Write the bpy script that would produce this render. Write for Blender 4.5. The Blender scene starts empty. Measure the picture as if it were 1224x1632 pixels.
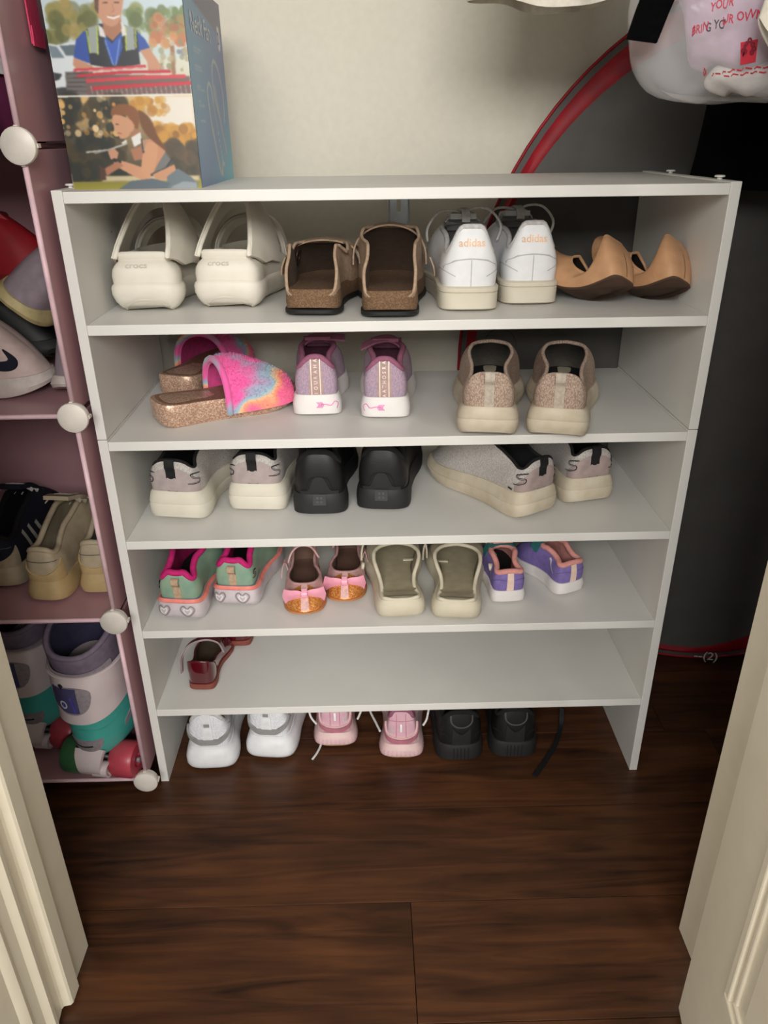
import bpy, bmesh, math, random
import numpy as np
from mathutils import Matrix, Vector
from mathutils.geometry import tessellate_polygon

# ------------------------------------------------------------------ camera, world, lights, exposure
SC = bpy.context.scene
COL = SC.collection
F_PX, CAM = 1217.58, (0.3630, -0.9571, 0.9645)
YAW, PITCH, ROLL = 0.0160, -0.4564, -0.0124
fw = Vector((math.sin(YAW)*math.cos(PITCH), math.cos(YAW)*math.cos(PITCH), math.sin(PITCH)))
rt = Vector((math.cos(YAW), -math.sin(YAW), 0)); up_ = rt.cross(fw)
r2 = rt*math.cos(ROLL)+up_*math.sin(ROLL); u2 = -rt*math.sin(ROLL)+up_*math.cos(ROLL)
cam = bpy.data.objects.new('camera', bpy.data.cameras.new('camera')); COL.objects.link(cam)
cam.matrix_world = Matrix(((r2.x,u2.x,-fw.x,CAM[0]),(r2.y,u2.y,-fw.y,CAM[1]),(r2.z,u2.z,-fw.z,CAM[2]),(0,0,0,1)))
cam.data.sensor_width = 36; cam.data.lens = F_PX/1632*36; cam.data.clip_start = .01
SC.camera = cam
W = bpy.data.worlds.new('room_light'); SC.world = W; W.use_nodes = True
W.node_tree.nodes['Background'].inputs[0].default_value = (1.0, .985, .955, 1)
W.node_tree.nodes['Background'].inputs[1].default_value = 0.58
def area(name, loc, target, size, power, color):
    l = bpy.data.lights.new(name, 'AREA'); l.shape = 'RECTANGLE'; l.size, l.size_y = size; l.energy = power; l.color = color
    o = bpy.data.objects.new(name, l); COL.objects.link(o); o.location = loc
    o.rotation_euler = (Vector(target)-Vector(loc)).to_track_quat('-Z', 'Y').to_euler(); return o
area('room_lamp', (0.35, -3.1, 1.95), (0.40, 0.1, 0.5), (2.2, .8), 112, (1, .985, .95))
area('side_fill', (-1.7, -1.9, 1.6), (0.5, -.1, 0.6), (.9, .9), 24, (1, .985, .95))  # left fill light with no window modelled, strengthened to brighten the right door
area('side_fill', (2.3, -1.9, 1.6), (0.2, -.1, 0.6), (.9, .9), 26, (1, .985, .95))  # second fill light, added on the right to lift the box side and left door
SC.view_settings.view_transform = 'Standard'; SC.view_settings.look = 'None'
SC.view_settings.gamma = 1; SC.view_settings.use_curve_mapping = False
SC.view_settings.exposure = 0.10
RND = random.Random(7); NR = np.random.RandomState(7)
PI = math.pi

# ------------------------------------------------------------------ materials
def lin(c):
    c = np.asarray(c, float)/255.
    return np.where(c <= .04045, c/12.92, ((c+.055)/1.055)**2.4)
def M(name, rgb, rough=.6, kind='plain', rgb2=None, scale=60, bump=.15, metal=0, spec=.4, amt=.5, coat=0):
    m = bpy.data.materials.new(name); m.use_nodes = True
    nt = m.node_tree; b = nt.nodes['Principled BSDF']; N = nt.nodes.new; Lk = nt.links.new
    b.inputs['Roughness'].default_value = rough; b.inputs['Metallic'].default_value = metal
    b.inputs['Specular IOR Level'].default_value = spec; b.inputs['Coat Weight'].default_value = coat
    c1 = (*lin(rgb), 1); c2 = (*lin(rgb2 if rgb2 else [max(0, x*.88) for x in rgb]), 1)
    tc = N('ShaderNodeTexCoord'); mp = N('ShaderNodeMapping'); Lk(tc.outputs['Object'], mp.inputs[0])
    mix = N('ShaderNodeMix'); mix.data_type = 'RGBA'; mix.inputs[6].default_value = c1; mix.inputs[7].default_value = c2
    ramp = N('ShaderNodeValToRGB'); Lk(ramp.outputs[0], mix.inputs[0])
    if kind == 'knit':
        t = N('ShaderNodeTexVoronoi'); t.inputs['Scale'].default_value = scale; mp.inputs['Scale'].default_value = (1, 1, .6)
        src = t.outputs['Distance']; e0, e1 = .25, .65
    elif kind == 'dots':
        t = N('ShaderNodeTexVoronoi'); t.inputs['Scale'].default_value = scale
        src = t.outputs['Distance']; e0, e1 = .2, .3
    elif kind == 'flake':
        t = N('ShaderNodeTexVoronoi'); t.inputs['Scale'].default_value = scale
        sp = N('ShaderNodeSeparateColor'); Lk(t.outputs['Color'], sp.inputs[0]); src = sp.outputs[0]; e0, e1 = .35, .9
    else:
        t = N('ShaderNodeTexNoise'); t.inputs['Scale'].default_value = scale; t.inputs['Detail'].default_value = 5
        src = t.outputs['Fac']; e0, e1 = .5-amt*.35, .5+amt*.35
        if kind == 'streak': mp.inputs['Scale'].default_value = (1, 1, .12)
    ramp.color_ramp.elements[0].position = e0; ramp.color_ramp.elements[1].position = e1
    Lk(mp.outputs[0], t.inputs['Vector']); Lk(src, ramp.inputs[0]); Lk(mix.outputs[2], b.inputs['Base Color'])
    if bump:
        bp = N('ShaderNodeBump'); bp.inputs['Strength'].default_value = bump; bp.inputs['Distance'].default_value = .001
        Lk(src, bp.inputs['Height']); Lk(bp.outputs[0], b.inputs['Normal'])
    return m
def m_attr(name, rough=.45, coat=.2):
    m = bpy.data.materials.new(name); m.use_nodes = True; nt = m.node_tree
    a = nt.nodes.new('ShaderNodeAttribute'); a.attribute_name = 'Col'
    b = nt.nodes['Principled BSDF']; nt.links.new(a.outputs['Color'], b.inputs['Base Color'])
    b.inputs['Roughness'].default_value = rough; b.inputs['Coat Weight'].default_value = coat
    return m
WHITE = M('white_laminate', (216, 214, 209), .42, scale=15, rgb2=(212, 210, 205), bump=.02)
WALL = M('cream_wall_paint', (214, 208, 193), .8, scale=90, rgb2=(210, 204, 189), bump=.08)
TRIM = M('cream_trim_paint', (224, 215, 193), .4, scale=30, rgb2=(220, 210, 188), bump=.03)

# ------------------------------------------------------------------ mesh helpers
def mk(name, V, F, mat, parent=None, smooth=True, sharp=None, cols=None):
    me = bpy.data.meshes.new(name)
    me.from_pydata([tuple(map(float, v)) for v in V], [], [tuple(map(int, f)) for f in F])
    me.polygons.foreach_set('use_smooth', [smooth]*len(me.polygons))
    me.materials.append(mat)
    if cols is not None:
        a = me.attributes.new('Col', 'FLOAT_COLOR', 'POINT')
        a.data.foreach_set('color', np.c_[cols, np.ones(len(cols))].astype(np.float32).ravel())
    if sharp: me.set_sharp_from_angle(angle=math.radians(sharp))
    o = bpy.data.objects.new(name, me); COL.objects.link(o)
    if parent: o.parent = parent
    return o
def tag(o, label, cat, group=None):
    o['label'] = label; o['category'] = cat
    if group: o['group'] = group
    return o
def st(o): o['kind'] = 'structure'; return o
def empty(name, loc, rz=0, label=None, cat=None, group=None, rx=0, ry=0):
    o = bpy.data.objects.new(name, None); COL.objects.link(o); o.empty_display_size = .02
    o.location = loc
    o.rotation_euler = (Matrix.Rotation(rz, 4, 'Z') @ Matrix.Rotation(rx, 4, 'X') @ Matrix.Rotation(ry, 4, 'Y')).to_euler()
    if label: tag(o, label, cat, group)
    return o
def bx(name, x0, x1, y0, y1, z0, z1, mat, parent=None, bev=.0006):
    bm = bmesh.new(); bmesh.ops.create_cube(bm, size=1)
    for v in bm.verts:
        v.co = (x0+(v.co.x+.5)*(x1-x0), y0+(v.co.y+.5)*(y1-y0), z0+(v.co.z+.5)*(z1-z0))
    if bev: bmesh.ops.bevel(bm, geom=bm.edges[:], offset=bev, segments=2, affect='EDGES', profile=.5)
    me = bpy.data.meshes.new(name); bm.to_mesh(me); bm.free(); me.materials.append(mat)
    o = bpy.data.objects.new(name, me); COL.objects.link(o)
    if parent: o.parent = parent
    return o
def cr(pts, t, closed=True):
    pts = np.asarray(pts, float); n = len(pts); t = np.asarray(t, float)
    i = np.floor(t).astype(int); f = (t-i)[:, None]
    if not closed: i = np.clip(i, 0, n-2); f = (t-i)[:, None]
    g = (lambda k: pts[k % n]) if closed else (lambda k: pts[np.clip(k, 0, n-1)])
    a, b, c, d = g(i-1), g(i), g(i+1), g(i+2)
    return .5*((2*b)+(c-a)*f+(2*a-5*b+4*c-d)*f*f+(3*b-a-3*c+d)*f**3)
def smooth_path(pts, n): return cr(pts, np.linspace(0, len(pts)-1, n), False)
def gridfaces(m, n, closed, flip=False, off=0):
    F = []
    for j in range(m-1):
        for i in range(n if closed else n-1):
            k = (i+1) % n; f = (off+j*n+i, off+j*n+k, off+(j+1)*n+k, off+(j+1)*n+i)
            F.append(f[::-1] if flip else f)
    return F
def normals(P, closed):
    du = (np.roll(P, -1, 1)-np.roll(P, 1, 1)) if closed else np.gradient(P, axis=1)
    dh = np.gradient(P, axis=0); n = np.cross(du, dh)
    return n/(np.linalg.norm(n, axis=2, keepdims=True)+1e-12)
def sheet(name, P, t, mat, parent=None, closed=False, sharp=60):
    """two-sided thick sheet from a grid of points: surface P and a copy set back by t along the normal"""
    P = np.asarray(P, float); m, n, _ = P.shape; Q = P-normals(P, closed)*t
    V = np.vstack([P.reshape(-1, 3), Q.reshape(-1, 3)]); k = m*n
    F = gridfaces(m, n, closed)+gridfaces(m, n, closed, True, k)
    for i in range(n if closed else n-1):
        a, b = i, (i+1) % n
        F.append((b, a, a+k, b+k)); c = (m-1)*n; F.append((c+a, c+b, c+b+k, c+a+k))
    if not closed:
        for j in range(m-1):
            a, b = j*n, (j+1)*n; F.append((a, b, b+k, a+k)); F.append((b+n-1, a+n-1, a+n-1+k, b+n-1+k))
    return mk(name, V, F, mat, parent, sharp=sharp)
def tube(name, path, r, mat, parent=None, n=8, closed=False):
    path = np.asarray(path, float); m = len(path); r = np.broadcast_to(r, (m,))
    T = (np.roll(path, -1, 0)-np.roll(path, 1, 0)) if closed else np.gradient(path, axis=0)
    T /= np.linalg.norm(T, axis=1, keepdims=True)+1e-12
    ref = np.array([0, 0, 1.]); s = np.cross(T[0], ref)
    if np.linalg.norm(s) < .1: s = np.cross(T[0], [1., 0, 0])
    V = []
    for i in range(m):
        s = s-T[i]*(s@T[i]); s = s/(np.linalg.norm(s)+1e-12); w = np.cross(T[i], s)
        for k in range(n):
            a = 2*PI*k/n; V.append(path[i]+r[i]*(math.cos(a)*s+math.sin(a)*w))
    V = np.array(V); F = []
    for j in range(m if closed else m-1):
        j2 = (j+1) % m
        for k in range(n): F.append((j*n+k, j*n+(k+1) % n, j2*n+(k+1) % n, j2*n+k))
    if not closed:
        F.append(tuple(range(n))[::-1]); F.append(tuple(range((m-1)*n, m*n)))
    return mk(name, V, F, mat, parent)
def ribbon(name, path, side, w, t, mat, parent=None, n=18):
    """flat strap swept along a smooth path; side = width direction(s)"""
    path = smooth_path(path, n); side = np.asarray(side, float)
    side = smooth_path(side, n) if side.ndim == 2 else np.tile(side, (n, 1))
    side /= np.linalg.norm(side, axis=1, keepdims=True)
    w = np.interp(np.linspace(0, 1, n), np.linspace(0, 1, len(np.atleast_1d(w))), np.atleast_1d(w))[:, None]
    P = np.stack([path-side*w/2, path-side*w*.3, path+side*w*.3, path+side*w/2], 1)
    return sheet(name, P, t, mat, parent, sharp=50)
def prism(name, poly, z0, z1, mat, parent=None, sharp=25):
    n = len(poly); V = [(x, y, z0) for x, y in poly]+[(x, y, z1) for x, y in poly]
    F = [tuple(range(n))[::-1], tuple(range(n, 2*n))]+[(i, (i+1) % n, n+(i+1) % n, n+i) for i in range(n)]
    return mk(name, V, F, mat, parent, sharp=sharp)
def lathe(name, prof, axis_o, axis_d, mat, parent=None, n=28, sharp=35):
    """solid of revolution: prof = [(r, t)] along axis_d from axis_o"""
    d = np.asarray(axis_d, float); d /= np.linalg.norm(d)
    s = np.cross(d, [0, 0, 1.]); s = s if np.linalg.norm(s) > .1 else np.cross(d, [1., 0, 0]); s /= np.linalg.norm(s); w = np.cross(d, s)
    V = []; o = np.asarray(axis_o, float)
    for r, t in prof:
        for k in range(n):
            a = 2*PI*k/n; V.append(o+d*t+r*(math.cos(a)*s+math.sin(a)*w))
    m = len(prof); F = [tuple(f) for f in gridfaces(m, n, True)]
    F.append(tuple(range(n))[::-1]); F.append(tuple(range((m-1)*n, m*n)))
    return mk(name, V, F, mat, parent, sharp=sharp)
_txt = {}
def text2d(s):
    if s in _txt: return _txt[s]
    cu = bpy.data.curves.new('lettering', 'FONT'); cu.body = s; cu.align_x = 'CENTER'; cu.resolution_u = 3; cu.offset = .012
    o = bpy.data.objects.new('lettering', cu); COL.objects.link(o)
    dg = bpy.context.evaluated_depsgraph_get(); me = bpy.data.meshes.new_from_object(o.evaluated_get(dg))
    V = np.array([v.co[:2] for v in me.vertices]); me.calc_loop_triangles()
    F = [tuple(t.vertices) for t in me.loop_triangles]
    bpy.data.objects.remove(o); bpy.data.curves.remove(cu); bpy.data.meshes.remove(me)
    V[:, 1] -= (V[:, 1].min()+V[:, 1].max())/2; V[:, 0] -= (V[:, 0].min()+V[:, 0].max())/2
    _txt[s] = (V, F); return _txt[s]

# ------------------------------------------------------------------ curved surfaces that take patches, strokes and lettering
class Surf:
    def __init__(s, P, loc=False):
        s.P = np.asarray(P, float); s.N = normals(s.P, True); s.m, s.n, _ = s.P.shape
        s.ds = np.linalg.norm(s.P[0, 1]-s.P[0, 0])
        dl = np.linalg.norm(np.diff(s.P, axis=0), axis=2); s.H = dl.sum(0)
        s.cum = np.vstack([np.zeros(s.n), np.cumsum(dl, 0)]); s.hs = np.linspace(0, 1, s.m); s.loc = loc
        s.dsh = np.linalg.norm(s.P[:, 3]-s.P[:, -3], axis=1)/6
    def uh(s, u, h, off=0):
        u = np.asarray(u, float) % s.n; h = np.clip(np.asarray(h, float), 0, 1)*(s.m-1)
        i = np.floor(u).astype(int) % s.n; k = (i+1) % s.n; j = np.minimum(h.astype(int), s.m-2)
        a = (u-np.floor(u))[..., None]; b = (h-j)[..., None]
        f = lambda A: A[j, i]*(1-a)*(1-b)+A[j, k]*a*(1-b)+A[j+1, i]*(1-a)*b+A[j+1, k]*a*b
        return f(s.P)+f(s.N)*off
    def at(s, x, y, off=0):
        x = np.atleast_1d(np.asarray(x, float)); y = np.atleast_1d(np.asarray(y, float))*np.ones(x.shape)
        i = np.round(x/s.ds).astype(int) % s.n
        hh = np.array([np.interp(b, s.cum[:, k], s.hs) for k, b in zip(i, y)])
        loc = np.interp(hh, s.hs, s.dsh) if s.loc else s.ds
        o = s.uh(x/loc, hh, off); return o if len(o) > 1 else o[0]
    def patch(s, name, x0, x1, h0, h1, off, mat, parent, nu=16, nh=8, shape=None, t=None):
        xs = np.linspace(x0, x1, nu); hs = np.linspace(0, 1, nh); X, Hh = np.meshgrid(xs, hs)
        lo = h0(xs) if callable(h0) else np.full(nu, h0); hi = h1(xs) if callable(h1) else np.full(nu, h1)
        return sheet(name, s.uh(X/s.ds, lo+(hi-lo)*Hh, off), t or off+.0004, mat, parent)
    def stroke(s, name, pts, w, off, mat, parent, closed=False, n=24):
        p = np.asarray(pts, float)
        p = cr(p, np.linspace(0, len(p), n, endpoint=False)) if closed else smooth_path(p, n)
        d = (np.roll(p, -1, 0)-np.roll(p, 1, 0)) if closed else np.gradient(p, axis=0)
        d /= np.linalg.norm(d, axis=1, keepdims=True)+1e-9; q = np.c_[-d[:, 1], d[:, 0]]
        w = np.interp(np.linspace(0, 1, n), np.linspace(0, 1, len(np.atleast_1d(w))), np.atleast_1d(w))[:, None]
        a, b = p-q*w/2, p+q*w/2
        V = np.vstack([s.at(a[:, 0], a[:, 1], off), s.at(b[:, 0], b[:, 1], off)])
        F = [(i, (i+1) % n, n+(i+1) % n, n+i) for i in range(n if closed else n-1)]
        return mk(name, V, F, mat, parent)
    def fill(s, name, poly, off, mat, parent):
        p = np.asarray(poly, float)
        tr = tessellate_polygon([[Vector((x, y, 0)) for x, y in p]])
        return mk(name, s.at(p[:, 0], p[:, 1], off), tr, mat, parent)
    def text(s, name, txt, x, y, size, off, mat, parent, rot=0, sx=1):
        V, F = text2d(txt); V = V*size*np.array([sx, 1]); c, d = math.cos(rot), math.sin(rot)
        X = V[:, 0]*c-V[:, 1]*d+x; Y = V[:, 0]*d+V[:, 1]*c+y
        return mk(name, s.at(X, Y, off), F, mat, parent)

OUT = [(0,0),(.20,.008),(.325,.05),(.365,.15),(.36,.30),(.395,.45),(.475,.60),(.50,.71),(.46,.84),(.33,.945),(.10,.998),
       (-.12,.995),(-.33,.94),(-.44,.83),(-.475,.70),(-.42,.58),(-.33,.45),(-.31,.30),(-.35,.15),(-.315,.05),(-.20,.008)]
NST = 108
def outline(L, Wd, side, hw=1.0):
    p = np.array(OUT)
    p[:, 0] *= 1+(hw-1)*np.clip(1-p[:, 1]/.6, 0, 1)
    p = p*[Wd, L]
    if side < 0: p = np.vstack([p[:1], p[1:][::-1]]); p[:, 0] *= -1
    t = np.linspace(0, len(p), 1000, endpoint=False); q = cr(p, t)
    s = np.r_[0, np.cumsum(np.linalg.norm(np.diff(np.vstack([q, q[:1]]), axis=0), axis=1))]
    ti = np.interp(np.linspace(0, s[-1], NST, endpoint=False), s, np.r_[t, len(p)])
    return cr(p, ti)
def n2(o):
    d = np.roll(o, -1, 0)-np.roll(o, 1, 0); d /= np.linalg.norm(d, axis=1, keepdims=True); return np.c_[d[:, 1], -d[:, 0]]
def smo(x, xp, fp, q=None):
    y = np.interp(x, xp, fp); return (np.roll(y, 1)+2*y+np.roll(y, -1))/4
def qpar():
    i = np.arange(NST); return np.minimum(i, NST-i)/(NST/2)
def sole(root, L, Wd, side, th, tt, levels, mat, name='sole', spring=.012, hspring=.004, hw=1.0, topmat=None, dish=0, flare=0, f0=0., f1=1., dz=0):
    """levels = [(fraction of thickness, outward offset)]"""
    o = outline(L, Wd, side, hw); nn = n2(o); s = o[:, 1]/L
    zb = spring*np.clip((s-.68)/.32, 0, 1)**2+hspring*np.clip((.12-s)/.12, 0, 1)**2+dz
    T = th+(tt-th)*np.clip(s, 0, 1)**1.2
    rows = []
    for f, d in levels:
        xy = o+nn*d; rows.append(np.c_[xy, zb*(1-f*.6)+T*f])
    P = np.array(rows); m = len(rows); c = [0, .5*L, 0]
    V = list(P.reshape(-1, 3)); F = gridfaces(m, NST, True)
    F.append(tuple(range(NST))[::-1])
    k = len(V); ins = P[-1]*1; ce = ins.mean(0)
    for q, dd in ((.9, .6), (.55, 1.0)):
        r = ins*1; r[:, :2] = ce[:2]+(ins[:, :2]-ce[:2])*q; r[:, 2] -= dish*dd; V += list(r)
    F += gridfaces(2, NST, True, off=(m-1)*NST)+gridfaces(2, NST, True, off=m*NST)
    F.append(tuple(range((m+1)*NST, (m+2)*NST)))
    ob = mk(name, V, F, mat, root, sharp=40)
    return Surf(P), o, P[-1]
def across(name, ring, mat, root):
    """sheet spanning a closed ring from side to side"""
    return mk(name, ring, [(0, 1, NST-1)]+[(k, k+1, NST-k-1, NST-k) for k in range(1, NST//2-1)]+[(NST//2-1, NST//2, NST//2+1)], mat, root)
def upper(root, L, o, B0, z, kx, y0, thr, cf, cz, ob, mat, lin=None, rim=None, rimr=.0035, t=.003, M_=14, inset=.002, name='upper', tilt=None, hin=1.0, insole=True, xs=0):
    q = qpar(); B = B0.copy(); nn = n2(o); B[:, :2] -= nn*inset; B[:, 2] -= .001
    k = smo(q, *zip(*kx)); s = B[:, 1]/L
    T = np.c_[B[:, 0]*k+xs, L*(y0+np.clip(s, 0, 1)*(thr-y0)), smo(q, *zip(*z))]
    c = np.interp(q, *zip(*cf))[:, None]; C = B+(T-B)*c; C[:, :2] += nn*np.interp(q, *zip(*ob))[:, None]
    C[:, 2] = B[:, 2]+(T[:, 2]-B[:, 2])*np.interp(q, *zip(*cz))
    h = np.linspace(0, 1, M_)[:, None, None]; P = (1-h)**2*B+2*h*(1-h)*C+h*h*T
    S = Surf(P, True); S.T = T; S.B = B
    V = P.reshape(-1, 3); mk(name, V, gridfaces(M_, NST, True), mat, root)
    if lin:
        Q = P-S.N*t; Q[:, :, 2] = np.maximum(Q[:, :, 2], B[None, :, 2]-.004)
        mk('lining', Q.reshape(-1, 3), gridfaces(M_, NST, True, True), lin, root)
        if insole:
            across('insole', Q[0]+[0, 0, .0035], insole if insole is not True else lin, root)
    if rim: tube('collar', T-S.N[-1]*t*.5, rimr, rim, root, closed=True, n=8)
    return S
CF = [(0, .02), (.3, .05), (.5, .12), (.75, .3), (1, .34)]; CZ = [(0, .62), (.3, .7), (.55, .8), (.8, .72), (1, .5)]
OB = [(0, .003), (.15, .004), (.4, .003), (.7, .002), (1, .0)]

# ------------------------------------------------------------------ the closet shell
YW = 0.42
st(bx('wall_back', -.9, 1.6, YW, YW+.08, 0, 2.4, WALL, bev=0))
st(bx('wall_left', -.98, -.9, -.33, YW, 0, 2.4, WALL, bev=0))
st(bx('wall_right', 1.6, 1.68, -.33, YW, 0, 2.4, WALL, bev=0))
st(bx('ceiling', -.98, 1.68, -.33, YW, 2.4, 2.45, WALL, bev=0))
st(bx('wall_front_left', -.98, -.10, -.345, -.29, 0, 2.4, WALL, bev=0))
st(bx('wall_front_right', .80, 1.68, -.345, -.287, 0, 2.4, WALL, bev=0))
st(bx('trim_1', -.10, -.028, -.340, -.288, 0, 2.05, TRIM, bev=.001))
st(bx('trim_2', .765, .80, -.335, -.2865, 0, 2.05, TRIM, bev=.001))
st(bx('wall_front_header', -.10, .80, -.345, -.288, 2.05, 2.4, WALL, bev=0))
def wood(name):
    m = bpy.data.materials.new(name); m.use_nodes = True; nt = m.node_tree; N = nt.nodes.new; Lk = nt.links.new
    b = nt.nodes['Principled BSDF']; tc = N('ShaderNodeTexCoord'); oi = N('ShaderNodeObjectInfo')
    add = N('ShaderNodeVectorMath'); add.operation = 'ADD'; sc = N('ShaderNodeVectorMath'); sc.operation = 'SCALE'; sc.inputs['Scale'].default_value = 9
    cmb = N('ShaderNodeCombineXYZ'); Lk(oi.outputs['Random'], cmb.inputs[1]); Lk(oi.outputs['Random'], cmb.inputs[2]); Lk(cmb.outputs[0], sc.inputs[0])
    Lk(tc.outputs['Object'], add.inputs[0]); Lk(sc.outputs[0], add.inputs[1])
    mp = N('ShaderNodeMapping'); mp.inputs['Scale'].default_value = (2.2, 26, 1); Lk(add.outputs[0], mp.inputs[0])
    n1 = N('ShaderNodeTexNoise'); n1.inputs['Scale'].default_value = 1.6; n1.inputs['Detail'].default_value = 8; n1.inputs['Distortion'].default_value = 1.6; Lk(mp.outputs[0], n1.inputs['Vector'])
    mp2 = N('ShaderNodeMapping'); mp2.inputs['Scale'].default_value = (5, 13, 1); Lk(add.outputs[0], mp2.inputs[0])
    n2_ = N('ShaderNodeTexNoise'); n2_.inputs['Scale'].default_value = 1.1; n2_.inputs['Detail'].default_value = 4; Lk(mp2.outputs[0], n2_.inputs['Vector'])
    r = N('ShaderNodeValToRGB'); e = r.color_ramp.elements
    e[0].position = .3; e[0].color = (*lin((30, 18, 12)), 1); e[1].position = .72; e[1].color = (*lin((100, 62, 37)), 1)
    x = r.color_ramp.elements.new(.5); x.color = (*lin((72, 44, 27)), 1)
    mixv = N('ShaderNodeMix'); mixv.inputs[0].default_value = .42; Lk(n1.outputs['Fac'], mixv.inputs[2]); Lk(n2_.outputs['Fac'], mixv.inputs[3])
    Lk(mixv.outputs[0], r.inputs[0]); Lk(r.outputs[0], b.inputs['Base Color'])
    b.inputs['Roughness'].default_value = .36; b.inputs['Specular IOR Level'].default_value = .35
    bp = N('ShaderNodeBump'); bp.inputs['Strength'].default_value = .25; bp.inputs['Distance'].default_value = .0015
    Lk(n1.outputs['Fac'], bp.inputs['Height']); Lk(bp.outputs[0], b.inputs['Normal'])
    return m
WOOD = wood('dark_hand_scraped_wood')
fl = st(bx('floor', -1.2, 1.8, -2.6, YW, -.03, -.0105, M('dark_joint', (20, 12, 9), .8), bev=0))
PW, PY = .165, -.236            # plank width, one known joint
k0 = -14
for k in range(k0, 4):
    y0 = PY+k*PW; y1 = min(y0+PW, YW-.001)
    if y0 < -2.6 or y1 <= y0: continue
    cuts = [-1.2]+sorted(((RND.uniform(-.5, -.2), RND.uniform(.75, 1.1)) if k != -1 else (.405, 1.5)))+[1.8]
    if k == 0: cuts = [-1.2, -.55, 1.12, 1.8]
    for a, b in zip(cuts[:-1], cuts[1:]):
        bx('plank', a+.0004, b-.0004, y0+.0004, y1-.0004, -.0102, 0, WOOD, fl, bev=.0006)

# doors: two panelled leaves folded open at the sides of the opening
dl = prism('door_1', [(-.060,-.346),(-.0205,-.3455),(-.019,-.3475),(-.019,-.368),(-.021,-.371),(-.029,-.3725),(-.0305,-.376),(-.0285,-.392),
    (-.0250,-.397),(-.0245,-.403),(-.028,-.407),(-.031,-.410),(-.0325,-.424),(-.030,-.429),(-.0285,-.434),(-.031,-.440),(-.0345,-.444),(-.036,-.56),(-.046,-.78),(-.085,-.78)], .008, 2.03, TRIM, sharp=20)
st(dl)
drd = st(empty('door_2', (.7235, -.3945, .008), math.radians(-10)))
LT = .036
bx('leaf', 0, LT, -.50, 0, 0, 2.02, TRIM, drd, .0012)
def frame_bead(x, d, w, ya, yb, za, zb):
    for (a, b, c, e) in ((ya, yb, za, za+w), (ya, yb, zb-w, zb), (ya, ya+w, za+w, zb-w), (yb-w, yb, za+w, zb-w)):
        bx('moulding', x-d, x+.002, a, b, c, e, TRIM, drd, .0022)
frame_bead(0, .005, .013, -.40, -.102, .183, .92); frame_bead(0, .003, .008, -.383, -.119, .200, .903)
bx('raised_panel', -.004, .002, -.355, -.147, .228, .875, TRIM, drd, .003)
for hz in (.25, 1.0, 1.8):
    bx('hinge', .008, .034, -.004, .0015, hz, hz+.07, M('white_hinge', (215, 210, 200), .4), drd, .001)

# ------------------------------------------------------------------ stacked shoe racks
T_ = .0128; XR = .80; DP = .32
def rack(name, z0, z1, boards, label):
    r = empty(name, (0, 0, z0), 0, label, 'shoe rack')
    for x in (0, XR-T_): bx('side_panel', x, x+T_, 0, DP, 0, z1-z0, WHITE, r, .0008)
    for b in boards: bx('shelf', T_, XR-T_, .001, DP, b-z0-T_, b-z0, WHITE, r, .0007)
    return r
lo = rack('shoe_rack', 0, .6076, (.6046, .4546, .3016, .1514), 'white laminate shoe rack standing on the wood floor, carrying the upper rack')
hi = rack('shoe_rack', .6086, .9136, (.9118, .7588), 'white laminate shoe rack stacked on top, carrying the printed box')
for x in (.0064, XR-.0064):
    for y in (.05, .217): lathe('dowel', [(.0030, -.004), (.0030, .0022), (.0062, .0026), (.0062, .0042), (.005, .0048)], (x, y, .305), (0, 0, 1), WHITE, hi, 14)
# bracket hanging under the back edge of the top board
br = tag(empty('wall_bracket', (.4125, .322, .874)), 'pale metal wall bracket with slot under the top board', 'bracket')
STEEL = M('pale_zinc', (222, 230, 236), .42, metal=.85, scale=40)
a = np.linspace(0, PI, 20); outer = [(-.0155, .024), (-.0155, -.026)]+[(-.0155*math.cos(t), -.026-.0155*math.sin(t)) for t in a[1:]]+[(.0155, .024)]
def plate(name, poly, hole, y0, y1, mat, parent):
    n = 40
    def res(p, c):
        p = np.array(p); s = np.r_[0, np.cumsum(np.linalg.norm(np.diff(np.vstack([p, p[:1]]), axis=0), axis=1))]
        t = np.linspace(0, s[-1], n, endpoint=False); q = np.vstack([p, p[:1]])
        return np.c_[np.interp(t, s, q[:, 0]), np.interp(t, s, q[:, 1])]
    A, B = res(poly, 0), res(hole, 0)
    V = [(x, y, z) for y in (y0, y1) for R in (A, B) for x, z in R]; F = []
    for i in range(n):
        k = (i+1) % n
        F += [(i, k, n+k, n+i), (2*n+k, 2*n+i, 3*n+i, 3*n+k), (k, i, 2*n+i, 2*n+k), (n+i, n+k, 3*n+k, 3*n+i)]
    return mk(name, V, F, mat, parent, sharp=30)
hole = [(-.0032, .004), (-.0032, -.012)]+[(-.0032*math.cos(t), -.012-.0032*math.sin(t)) for t in a[1:]]+[(.0032, .004)]+[(.0032*math.cos(t), .004+.0032*math.sin(t)) for t in a[1:-1]]
plate('plate', outer, hole, -.0015, .001, STEEL, br)
tube('rim', np.array([(x, -.0018, z) for x, z in outer]), .0016, M('pale_zinc_edge', (222, 230, 236), .3, metal=.3), br)
bx('top_flange', -.0155, .0155, -.002, .045, .023, .0248, STEEL, br, .0003)

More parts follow.
